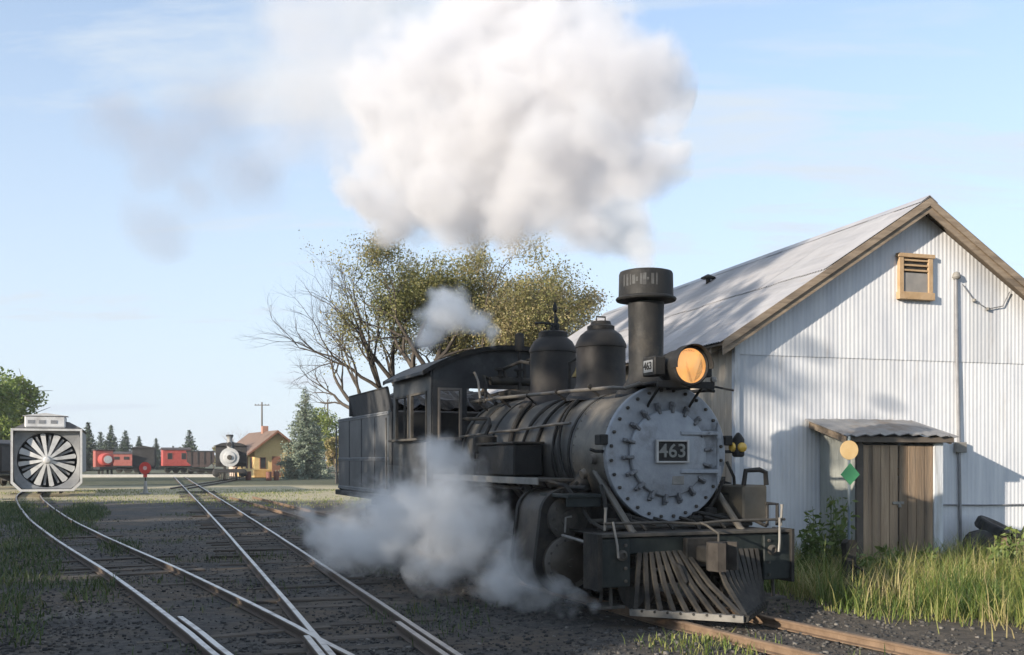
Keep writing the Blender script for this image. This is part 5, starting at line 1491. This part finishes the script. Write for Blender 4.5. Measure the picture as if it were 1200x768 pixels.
MB().lathe([(0, .05), (.12, .07), (.2, .2), (.22, .6)], (0, 0, CZ), 'y', 24).build('hub', M_PLOUGH, fan)
for k in range(12):
    a = 2 * PI * (k + .3) / 12; Mx = Matrix.Translation((0, 0, CZ)) @ Matrix.Rotation(-a, 4, 'Y')
    q = MB(); w0, w1 = .05, .15 if k % 3 else .11
    pts = [(.18, .16, -w0), (1.20, .30, -w1), (1.24, .30, 0), (1.20, .30, w1), (.18, .16, w0), (.18, .5, 0), (1.18, .62, 0)]
    q.add([Mx @ Vector(p) for p in pts], [[0, 1, 2, 3, 4], [0, 5, 6, 1], [4, 3, 6, 5], [1, 6, 2], [2, 6, 3], [0, 4, 5]])
    q.build('fan_blade', M_PLOUGH, fan, 20)
    a2 = a + PI / 12; Mx = Matrix.Translation((0, 0, CZ)) @ Matrix.Rotation(-a2, 4, 'Y')
    MB().box(.62, 1.16, .34, .38, -.05, .05, .0, Mx).build('cutter_plate', M_PLOUGHG, fan)
MB().lathe([(.60, .36), (.66, .36), (.66, .42), (.60, .42)], (0, 0, CZ), 'y', 36).build('stiffener_ring', M_PLOUGHG, fan)
# body behind
MB().box(-1.35, 1.35, 1.1, 11.5, 1.0, 3.15, .04).build('body', M_PLOUGHG, pl)
MB().prism([(-1.45, 3.15), (1.45, 3.15), (.9, 3.45), (0, 3.56), (-.9, 3.45)], 1.1, 11.6, 'y').build('roof', mat('plough_roof', (.09, .09, .095), (.14, .14, .145), 4, .7), pl)
wh = MB().box(-1.0, .75, .9, 2.3, 3.16, 3.72, .06); wh.prism([(-1.1, 3.72), (.85, 3.72), (-.12, 3.86)], .85, 2.4, 'y')
wh = wh.build('lookout_cab', M_PLOUGH, pl)
for x in (-.72, -.25, .25):
    MB().box(x - .14, x + .14, .885, .895, 3.36, 3.52).build('window_pane', M_PLOUGHG, wh)
for y in (2.2, 3.7, 9.0, 10.5):
    for sy in (-1, 1):
        o = link('wheel', TW[1], pl, (sy * .47, y, RAILTOP + .33), (0, 0, PI / 2)); link('tyre', TW[0], o)
MB().box(-.9, .9, 1.8, 4.1, .42, .7, .02).box(-.9, .9, 8.6, 10.9, .42, .7, .02).box(-1.1, 1.1, 1.2, 11.4, .8, 1.0, .02).build('underframe', M_BLK, pl)

# ================================================================ FAR ROLLING STOCK
M_RED = mat('caboose_red', (.33, .05, .042), (.42, .08, .065), 3, .6, 0, .1)
M_RED2 = mat('faded_red', (.27, .075, .062), (.34, .11, .09), 3, .7, 0, .1)
M_BROWN = mat('boxcar_brown', (.06, .042, .04), (.085, .06, .055), 3, .75, 0, .1)
M_CARBLK = mat('car_black', (.022, .021, .022), (.04, .037, .037), 3, .7)
def trucks(p, L, yc=0):
    for x in (-L / 2 + 1.2, L / 2 - 1.2):
        MB().box(x - .8, x + .8, -.62, .62, .36, .72, .03).build('truck', M_BLK, p)
        for dx in (-.5, .5):
            for s in (-1, 1):
                o = link('wheel', TW[1], p, (x + dx, s * .47, RAILTOP + .33)); link('tyre', TW[0], o)
def boxcar(name, loc, rz, L, H, m, mr_, label, cat, door=True, cupola=False, windows=0, wm=M_BLK):
    p = thing(name, loc, rz, label, cat, 'rolling stock at the far end of the yard')
    MB().box(-L / 2, L / 2, -1.2, 1.2, .95, H, .03).build('body', m, p)
    MB().prism([(-1.32, H), (1.32, H), (1.30, H + .07), (0, H + .32), (-1.30, H + .07)], -L / 2 - .12, L / 2 + .12, 'x').build('roof', mr_, p)
    MB().box(-L / 2 - .3, L / 2 + .3, -1.1, 1.1, .78, .95, .02).build('underframe', M_BLK, p)
    if door:
        for s in (-1, 1): MB().box(-.9, .9, s * 1.24 - .03, s * 1.24 + .03, 1.0, H - .15, .02).build('door', m, p)
    for k in range(windows):
        for s in (-1, 1):
            x = -L / 2 + L * (k + .5) / windows
            w = MB().box(x - .34, x + .34, s * 1.215 - .02, s * 1.215 + .02, 1.75, H - .35, .01).build('window', wm, p)
            MB().box(x - .27, x + .27, s * 1.235 - .01, s * 1.235 + .01, 1.82, H - .42).build('pane', M_BLK, w)
    if cupola:
        c = MB().box(-.9, .9, -.95, .95, H + .1, H + 1.0, .03).prism([(-1.05, H + 1.0), (1.05, H + 1.0), (0, H + 1.18)], -1.0, 1.0, 'x').build('cupola', m, p)
        MB().box(-.6, .6, -.97, -.95, H + .45, H + .85).build('pane', M_BLK, c)
    trucks(p, L); return p
def at0(px, z): a = at(px, z); return (a[0], a[1], .0)
boxcar('caboose', at0(206, 132), R(24), 3.4, 3.0, M_RED, M_BROWN, 'bright red caboose with two window panels in the far yard', 'caboose', False, False, 2, M_RED2)
boxcar('boxcar', at0(169, 118), R(108), 5.0, 3.0, M_CARBLK, M_CARBLK, 'black end of a boxcar directly behind the red round switch target', 'boxcar')
boxcar('passenger_car', at0(150, 136), R(12), 3.6, 2.5, M_RED2, M_BROWN, 'faded red low car left of the black boxcar', 'rail car', False, False, 3)
# dark hopper right of the caboose
hp = thing('coal_hopper', at0(235, 118), R(18), 'dark hopper car between the red caboose and the far black locomotive', 'hopper car', 'rolling stock at the far end of the yard')
MB().prism([(-1.5, 2.7), (1.5, 2.7), (1.5, 1.5), (.8, .9), (-.8, .9), (-1.5, 1.5)], -1.2, 1.2, 'y').build('body', M_BROWN, hp)
MB().box(-1.6, 1.6, -1.25, 1.25, 2.62, 2.76, .02).build('rim', M_CARBLK, hp)
for x in (-1.0, -.3, .4, 1.1):
    MB().box(x - .05, x + .05, -1.26, -1.2, 1.2, 2.62).build('rib', M_CARBLK, hp)
trucks(hp, 3.6)
# dark car beside the plough at the left edge
boxcar('boxcar', at0(-12, 62), R(86), 8.0, 2.6, M_CARBLK, M_CARBLK, 'dark car standing beside the plough at the left edge', 'boxcar')
# red speeder engine at far left
sp_ = thing('rail_tractor', at0(124, 112), R(122), 'red and white rail tractor far off right of the plough', 'rail tractor', 'rolling stock at the far end of the yard')
MB().lathe([(0, -1.2), (.62, -1.15), (.7, -1.0), (.7, 1.0)], (0, 0, 1.75), 'x', 28).build('hood', M_RED, sp_)
MB().lathe([(0, -1.25), (.42, -1.24), (.42, -1.16)], (0, 0, 1.75), 'x', 24).build('nose_plate', M_PLOUGH, sp_)
MB().box(.9, 2.2, -.95, .95, .9, 2.75, .05).build('cab', M_RED2, sp_)
MB().box(.8, 2.3, -1.05, 1.05, 2.75, 2.86, .03).build('roof', M_BROWN, sp_)
MB().box(-1.3, 2.4, -.9, .9, .65, .95, .03).build('frame', M_BLK, sp_)
for x in (-.7, 1.5):
    for s in (-1, 1):
        o = link('wheel', TW[1], sp_, (x, s * .47, RAILTOP + .33)); link('tyre', TW[0], o)

# ================================================================ FAR LOCOMOTIVE
fl = thing('steam_locomotive', at0(269, 84), R(-90 + 14), 'distant black steam locomotive with a whitish smokebox front facing the camera', 'locomotive')
MB().lathe([(.3, -5), (.72, -5), (.72, 0), (.3, 0)], (0, 0, 1.9), 'x', 36).build('boiler', M_CARBLK, fl)
ff = MB().lathe([(.78, -.1), (.78, .02), (.5, .05), (.46, .12), (0, .2)], (0, 0, 1.9), 'x', 36).build('smokebox_front', mat('whitish_front', (.52, .52, .51), (.42, .42, .42), 5, .6), fl)
MB().lathe([(.2, .18), (.18, .24), (0, .26)], (0, 0, 1.9), 'x', 20).build('number_disc', M_DUSTY, ff)
MB().lathe([(.28, -.1), (.2, .1), (.19, .9), (.26, 1.0), (.26, 1.1), (.18, 1.1)], (-.5, 0, 2.55), 'z', 24).build('smokestack', mat('pale_stack', (.25, .25, .25), (.33, .33, .33), 5, .6), fl)
MB().lathe([(.30, 0), (.30, .12), (.2, .16), (0, .16)], (-.5, 0, 3.62), 'z', 24).build('stack_cap', M_CARBLK, fl)
for x in (-1.7, -3.1):
    MB().lathe([(.42, -.1), (.32, .02), (.32, .5), (.22, .66), (0, .72)], (x, 0, 2.58), 'z', 24).build('dome', M_CARBLK, fl)
MB().lathe([(0, -.25), (.2, -.2), (.2, .12), (.0, .12)], (.15, 0, 2.95), 'x', 20).build('headlight', M_CARBLK, fl)
fc = MB().box(-6.6, -5, -1.3, 1.3, 1.1, 2.9, .03); fc.prism([(-1.45, 2.9), (1.45, 2.9), (.8, 3.15), (0, 3.25), (-.8, 3.15)], -6.8, -4.8, 'x'); fc.build('cab', M_CARBLK, fl)
for s in (-1, 1):
    MB().lathe([(0, -1.2), (.34, -1.2), (.34, -.35), (.25, -.3), (0, -.28)], (0, s * 1.05, .62), 'x', 24).build('cylinder', M_CARBLK, fl)
    MB().box(-5, -.3, s * 1.0 - .25, s * 1.0 + .25, 1.45, 1.5).build('running_board', M_CARBLK, fl)
    for x in (-1.7, -2.7, -3.7, -4.7):
        o = link('driving_wheel', DW[1], fl, (x, s * .47, RAILTOP + .5)); link('tyre', DW[0], o)
MB().box(.35, .65, -1.2, 1.2, .65, .95, .02).build('pilot_beam', M_CARBLK, fl)
pf = link('pilot', None, fl)
for k in range(11):
    t = -1 + k * .2
    MB().tube([(.6, .75 * t, .65), (1.3 - .6 * abs(t), .8 * t, .12)], .035, 5).build('pilot_slat', M_DUSTY, pf)

# ================================================================ STATION
M_YEL = mat('station_yellow', (.66, .46, .19), (.72, .52, .24), 4, .8, 0, .1)
M_ROOFBR = mat('station_roof', (.15, .098, .072), (.205, .135, .10), 5, .85, 0, .2, c3=(.11, .075, .058), scale3=1.0)
M_BRN = mat('station_trim', (.20, .085, .05), (.26, .12, .07), 5, .8)
stn = thing('station_building', at0(324, 100), R(27), 'yellow station with a reddish-brown gabled roof left of the spruce', 'building')
GW, GL, GH, GR = 4.3, 11.5, 2.85, 4.6
g0 = -GW / 2
wv = MB().prism([(-GW / 2, 0), (GW / 2, 0), (GW / 2, GH), (0, GR - .15), (-GW / 2, GH)], 0, GL, 'y').build('wall', M_YEL, stn)
for s in (-1, 1):
    p = [(0, GR), (s * (GW / 2 + .75), GH - .55), (s * (GW / 2 + .75), GH - .67), (0, GR - .14)]
    MB().prism(p, -.6, GL + .6, 'y').build('roof', M_ROOFBR, stn)
    p = [(0, GR - .02), (s * (GW / 2 + .75), GH - .57), (s * (GW / 2 + .75), GH - .75), (0, GR - .24)]
    MB().prism(p, -.64, -.58, 'y').build('rake_board', M_BRN, stn)
MB().box(-.45, .45, -.05, -.01, .1, 2.05, .01).build('door', M_BRN, stn)
for x in (-1.35, 1.25):
    w = MB().box(x - .3, x + .3, -.06, -.01, .85, 1.95, .01).build('window', M_BRN, stn)
    MB().box(x - .22, x + .22, -.075, -.055, .93, 1.87).build('pane', M_BLK, w)
MB().box(-GW / 2 - .02, GW / 2 + .02, -.03, -.012, 0, .75, .004).build('wainscot', mat('station_ochre', (.48, .27, .09), (.55, .32, .11), 4, .8), stn)
for y in (1.2, 3.2, 5.4, 7.6, 9.6):
    w = MB().box(-GW / 2 - .05, -GW / 2 - .0, y - .4, y + .4, .85, 2.0, .01).build('window', M_BRN, stn)
    MB().box(-GW / 2 - .065, -GW / 2 - .045, y - .3, y + .3, .93, 1.92).build('pane', M_BLK, w)
MB().box(-.3, .3, 4.5, 5.1, GR - .3, GR + .55, .02).build('chimney', mat('chimney_brick', (.33, .17, .12), (.4, .22, .16), 8, .9), stn)
# pinkish side building
sd2 = thing('annex_building', at0(288, 106), R(22), 'small pale annex at the left end of the yellow station', 'building')
MB().prism([(-1.3, 0), (1.3, 0), (1.3, 2.5), (0, 3.2), (-1.3, 2.5)], 0, 3.5, 'y').build('wall', mat('pale_pink_wall', (.52, .40, .33), (.6, .47, .4), 4, .8), sd2)
for s in (-1, 1):
    MB().prism([(0, 3.35), (s * 1.6, 2.45), (s * 1.6, 2.36), (0, 3.24)], -.3, 3.8, 'y').build('roof', M_ROOFBR, sd2)
MB().box(-.4, .4, -.04, -.005, .1, 1.9).build('door', M_BRN, sd2)

# platform kerb, low wall, barrels, posts
pf_ = MB().box(-9, 9, -1.2, 1.2, -.1, .22, .02).build('platform', mat('pale_concrete', (.38, .37, .34), (.46, .45, .41), 3, .9), None)
pf_.location = (-39.0, 104, 0); pf_.rotation_euler = (0, 0, R(4)); tag(pf_, 'long low pale platform edge in front of the far rolling stock', None, None, 'structure')
for k, (px, z, lb) in enumerate(((291, 88, 'small rusty red barrel just right of the far locomotive'), (315, 86, 'rusty red barrel in front of the yellow station'), (324, 87, 'rusty red barrel nearest the station door'))):
    b = thing('barrel', at0(px, z), 0, lb, 'barrel', 'barrels by the station')
    b.scale = (.8, .8, .8)
    MB().lathe([(.30, 0), (.31, .02), (.30, .3), (.315, .31), (.30, .33), (.30, .6), (.315, .61), (.30, .63), (.30, .92), (.28, .94), (0, .93)], (0, 0, -.05), 'z', 20).build('drum', mat('barrel_rust', (.16, .06, .045), (.22, .09, .06), 5, .7), b)
    MB().lathe([(.32, 0), (.32, .03)], (0, 0, .86), 'z', 20).build('rim', M_BROWN, b)
# utility poles
def pole(loc, h, label, arms=2):
    p = thing('utility_pole', loc, 0, label, 'utility pole', 'utility poles near the station')
    MB().tube([(0, 0, -.1), (0, 0, h)], [.16, .10], 10).build('post', M_BARK, p)
    for k in range(arms):
        a = MB().box(-1.1, 1.1, -.06, .06, h - .5 - .7 * k, h - .38 - .7 * k, .01).build('cross_arm', M_BARK, p)
        for x in (-.95, -.5, .5, .95):
            MB().lathe([(.04, 0), (.05, .05), (.02, .12), (0, .13)], (x, 0, h - .38 - .7 * k), 'z', 8).build('insulator', M_DUSTY, a)
pole(at0(307, 150), 10.2, 'wooden utility pole rising behind the station roof', 1)
pole(at0(384, 140), 10.0, 'wooden utility pole just right of the spruce', 1)
# red round switch target in the middle distance
rs = thing('switch_stand', at0(170.5, 51), 0, 'switch stand with a round red and white target in the middle distance', 'switch stand')
MB().box(-.25, .25, -.1, .1, -.08, .03, .01).lathe([(.13, .0), (.09, .25), (.07, .55), (.04, .6)], (0, 0, .02), 'z', 14).build('base', mat('stand_grey', (.3, .29, .28), (.38, .37, .35), 5, .8), rs)
MB().cyl((0, 0, .5), (0, 0, 1.55), .03, None, 10).build('target_rod', M_DARK, rs)
MB().lathe([(.30, -.01), (.30, .01)], (0, -.05, 1.26), 'y', 32).build('round_target', mat('signal_red', (.55, .05, .045), (.62, .08, .065), 5, .5), rs)
MB().lathe([(.10, -.018), (.10, -.008)], (0, -.06, 1.26), 'y', 24).build('target_center', mat('target_pink', (.68, .42, .40), (.74, .5, .48), 5, .6), rs)
MB().box(-.10, .10, -.06, -.03, .80, .95, .01).build('lower_target', mat('signal_red', (.55, .05, .045)), rs)
# ================================================================ STEAM AND SMOKE
def steam(name, puffs, dens, label, edge=.35, namp=.55, nscale=.9, rate=.5, grow_=1.12, voxel=.25, color=(1.0, 1.0, 1.0), aniso=.1, rough=.62, warp=0.0, wscale=.6, soft_r=.18):
    """Cloud of overlapping puffs: (x, y, z, radius). Closed hull with a volume whose density fades and breaks up at the rim."""
    mb = MB()
    for (x, y, z, r) in puffs:
        rr = r * grow_
        prof = [(rr * math.sin(PI * k / 10), -rr * math.cos(PI * k / 10)) for k in range(11)]
        mb.lathe(prof, (x, y, z), 'z', 18)
    me = bpy.data.meshes.new('hull'); me.from_pydata(mb.v, [], mb.f)
    ob = bpy.data.objects.new('hull_tmp', me); COL.objects.link(ob)
    md = ob.modifiers.new('r', 'REMESH'); md.mode = 'VOXEL'; md.voxel_size = voxel
    hull = bpy.data.meshes.new_from_object(ob.evaluated_get(bpy.context.evaluated_depsgraph_get()))
    bpy.data.objects.remove(ob)
    o = link(name, hull); tag(o, label, None, None, 'stuff')
    m = bpy.data.materials.new(name); m.use_nodes = True
    n, l = m.node_tree.nodes, m.node_tree.links
    n.remove(n['Principled BSDF'])
    v = n.new('ShaderNodeVolumePrincipled'); l.new(v.outputs[0], n['Material Output'].inputs['Volume'])
    v.inputs['Color'].default_value = (*color, 1); v.inputs['Anisotropy'].default_value = aniso
    t = n.new('ShaderNodeTexCoord')
    pos_ = t.outputs['Object']
    if warp:
        wz = n.new('ShaderNodeTexNoise'); wz.inputs['Scale'].default_value = wscale; wz.inputs['Detail'].default_value = 3; wz.inputs['Roughness'].default_value = .55
        l.new(pos_, wz.inputs['Vector'])
        w1 = n.new('ShaderNodeVectorMath'); w1.operation = 'SUBTRACT'; w1.inputs[1].default_value = (.5, .5, .5); l.new(wz.outputs['Color'], w1.inputs[0])
        w2 = n.new('ShaderNodeVectorMath'); w2.operation = 'SCALE'; w2.inputs['Scale'].default_value = warp; l.new(w1.outputs[0], w2.inputs[0])
        w3 = n.new('ShaderNodeVectorMath'); w3.operation = 'ADD'; l.new(pos_, w3.inputs[0]); l.new(w2.outputs[0], w3.inputs[1])
        pos_ = w3.outputs[0]
    acc = None
    for (x, y, z, r) in puffs:
        d = n.new('ShaderNodeVectorMath'); d.operation = 'DISTANCE'; l.new(pos_, d.inputs[0]); d.inputs[1].default_value = (x, y, z)
        k = n.new('ShaderNodeMath'); k.operation = 'DIVIDE'; l.new(d.outputs['Value'], k.inputs[0]); k.inputs[1].default_value = r
        if acc is None: acc = k.outputs[0]
        else:
            s = n.new('ShaderNodeMath'); s.operation = 'SMOOTH_MIN'; s.inputs[2].default_value = soft_r
            l.new(acc, s.inputs[0]); l.new(k.outputs[0], s.inputs[1]); acc = s.outputs[0]
    nz = n.new('ShaderNodeTexNoise'); nz.inputs['Scale'].default_value = nscale; nz.inputs['Detail'].default_value = 4; nz.inputs['Roughness'].default_value = rough; nz.inputs['Distortion'].default_value = .4
    l.new(t.outputs['Object'], nz.inputs['Vector'])
    a = n.new('ShaderNodeMath'); a.operation = 'MULTIPLY_ADD'; a.inputs[1].default_value = 2 * namp; l.new(nz.outputs['Fac'], a.inputs[0])
    b = n.new('ShaderNodeMath'); b.operation = 'SUBTRACT'; b.inputs[0].default_value = 1.0 - namp; l.new(acc, b.inputs[1]); l.new(b.outputs[0], a.inputs[2])
    mr = n.new('ShaderNodeMapRange'); mr.interpolation_type = 'SMOOTHSTEP'; mr.inputs['From Max'].default_value = edge; mr.inputs['To Max'].default_value = dens
    l.new(a.outputs[0], mr.inputs['Value']); l.new(mr.outputs[0], v.inputs['Density'])
    hull.materials.clear(); hull.materials.append(m)
    m.cycles.volume_step_rate = rate
    return o
def pp(px, py, z, rpx):
    """A puff seen at a pixel, at a chosen distance."""
    return ((px - 600) / 1200 * z, z, 1.63 + (540 - py) / 1200 * z, rpx / 1200 * z)
plume = [pp(640, 120, 19.5, 125), pp(715, 95, 18.0, 85), pp(745, 185, 17.5, 58), pp(670, 205, 18.5, 90), pp(560, 185, 20.0, 105), pp(478, 200, 21, 72),
         pp(540, 90, 20.5, 105), pp(455, 125, 21.5, 70), pp(600, 0, 20.5, 100), pp(690, 40, 19, 60), pp(735, 245, 17, 40), pp(620, 250, 19, 55), pp(470, 250, 21, 55), pp(690, 265, 17.5, 45), pp(550, 265, 20, 50), pp(430, 225, 21, 40),
         pp(765, 120, 17.4, 38), pp(742, 55, 17.8, 34), pp(650, 20, 18.8, 45), pp(780, 165, 17.0, 24), pp(700, 160, 16.9, 40), pp(630, 165, 17.6, 45), pp(580, 110, 18.4, 50), pp(520, 235, 19.2, 42), pp(660, 75, 17.6, 42)]
steam('steam_plume', plume, 2.2, 'huge white steam cloud billowing above the locomotive and shed', .55, .62, 1.3, .32, 1.25, .22, (.876, .876, .892), rough=.62, soft_r=.12, warp=2.2, wscale=.55)
drift = [pp(400, 60, 23, 95), pp(340, 130, 24, 85), pp(430, 10, 23, 90), pp(360, 30, 24, 80), pp(420, 180, 22.5, 65), pp(395, 120, 22.5, 75), pp(440, 240, 22, 45)]
steam('steam_drift', drift, .5, 'thin pale steam trailing off the left of the white cloud', .9, .6, .7, .7, 1.1, .4, (.86, .86, .88), warp=2.0, wscale=.5)
wisp = [pp(250, 130, 26, 70), pp(190, 180, 27, 65), pp(290, 210, 26, 65), pp(190, 260, 27, 50), pp(130, 140, 28, 50), pp(240, 240, 26, 50)]
steam('smoke_wisp', wisp, .34, 'faint grey smoke hanging in the sky left of the steam cloud', .8, .6, .6, .7, 1.1, .5, (.62, .62, .66), warp=2.0, wscale=.5)
neck = [pp(757, 312, 11.7, 15), pp(752, 300, 12.3, 20), pp(747, 288, 13.2, 28), pp(738, 276, 14.5, 36), pp(728, 262, 16, 42)]
steam('stack_steam', neck, 2.5, 'faint steam rising from the smokestack into the cloud', .6, .5, 1.6, .5, 1.05, .1)
cyl_ = [pp(650, 700, 10.75, 26), pp(676, 708, 10.45, 20), pp(698, 712, 10.2, 13), pp(590, 655, 11.6, 42), pp(612, 682, 11.2, 36), pp(632, 692, 10.95, 30), pp(555, 620, 12.2, 58), pp(530, 575, 12.8, 52), pp(500, 600, 13.2, 70), pp(520, 655, 12.4, 48), pp(455, 615, 14.2, 62), pp(410, 630, 14.8, 45), pp(515, 538, 13.6, 34), pp(430, 640, 14.0, 40), pp(360, 605, 16, 26),
        pp(580, 675, 11.8, 36), pp(375, 625, 15.6, 34)]
steam('cylinder_steam', cyl_, 3.8, 'bluish-white steam rolling out low beside the locomotive cylinders', 1.0, .95, 2.7, .4, 1.15, .12, warp=1.1, wscale=1.1, rough=.66)
saf = [pp(578, 398, 15.2, 14), pp(560, 378, 15.4, 24), pp(535, 365, 15.7, 30), pp(512, 372, 16, 28), pp(515, 352, 16, 22), pp(498, 400, 16.3, 22)]
steam('valve_steam', saf, 7.0, 'small white puff of steam above the cab roof', .9, .6, 3.0, .45, 1.15, .08, warp=.6, wscale=1.8, rough=.66)
# ================================================================ HAZE
hzb = MB().box(-700, 700, -60, 900, -1.2, 16.0).build('haze', None, None, 0)
tag(hzb, 'thin morning haze over the whole yard', None, None, 'stuff')
mh = bpy.data.materials.new('haze'); mh.use_nodes = True
mh.node_tree.nodes.remove(mh.node_tree.nodes['Principled BSDF'])
vh_ = mh.node_tree.nodes.new('ShaderNodeVolumePrincipled')
vh_.inputs['Color'].default_value = (.90, .94, 1.0, 1); vh_.inputs['Density'].default_value = 0.00038; vh_.inputs['Anisotropy'].default_value = 0.0
mh.node_tree.links.new(vh_.outputs[0], mh.node_tree.nodes['Material Output'].inputs['Volume'])
hzb.data.materials.append(mh)
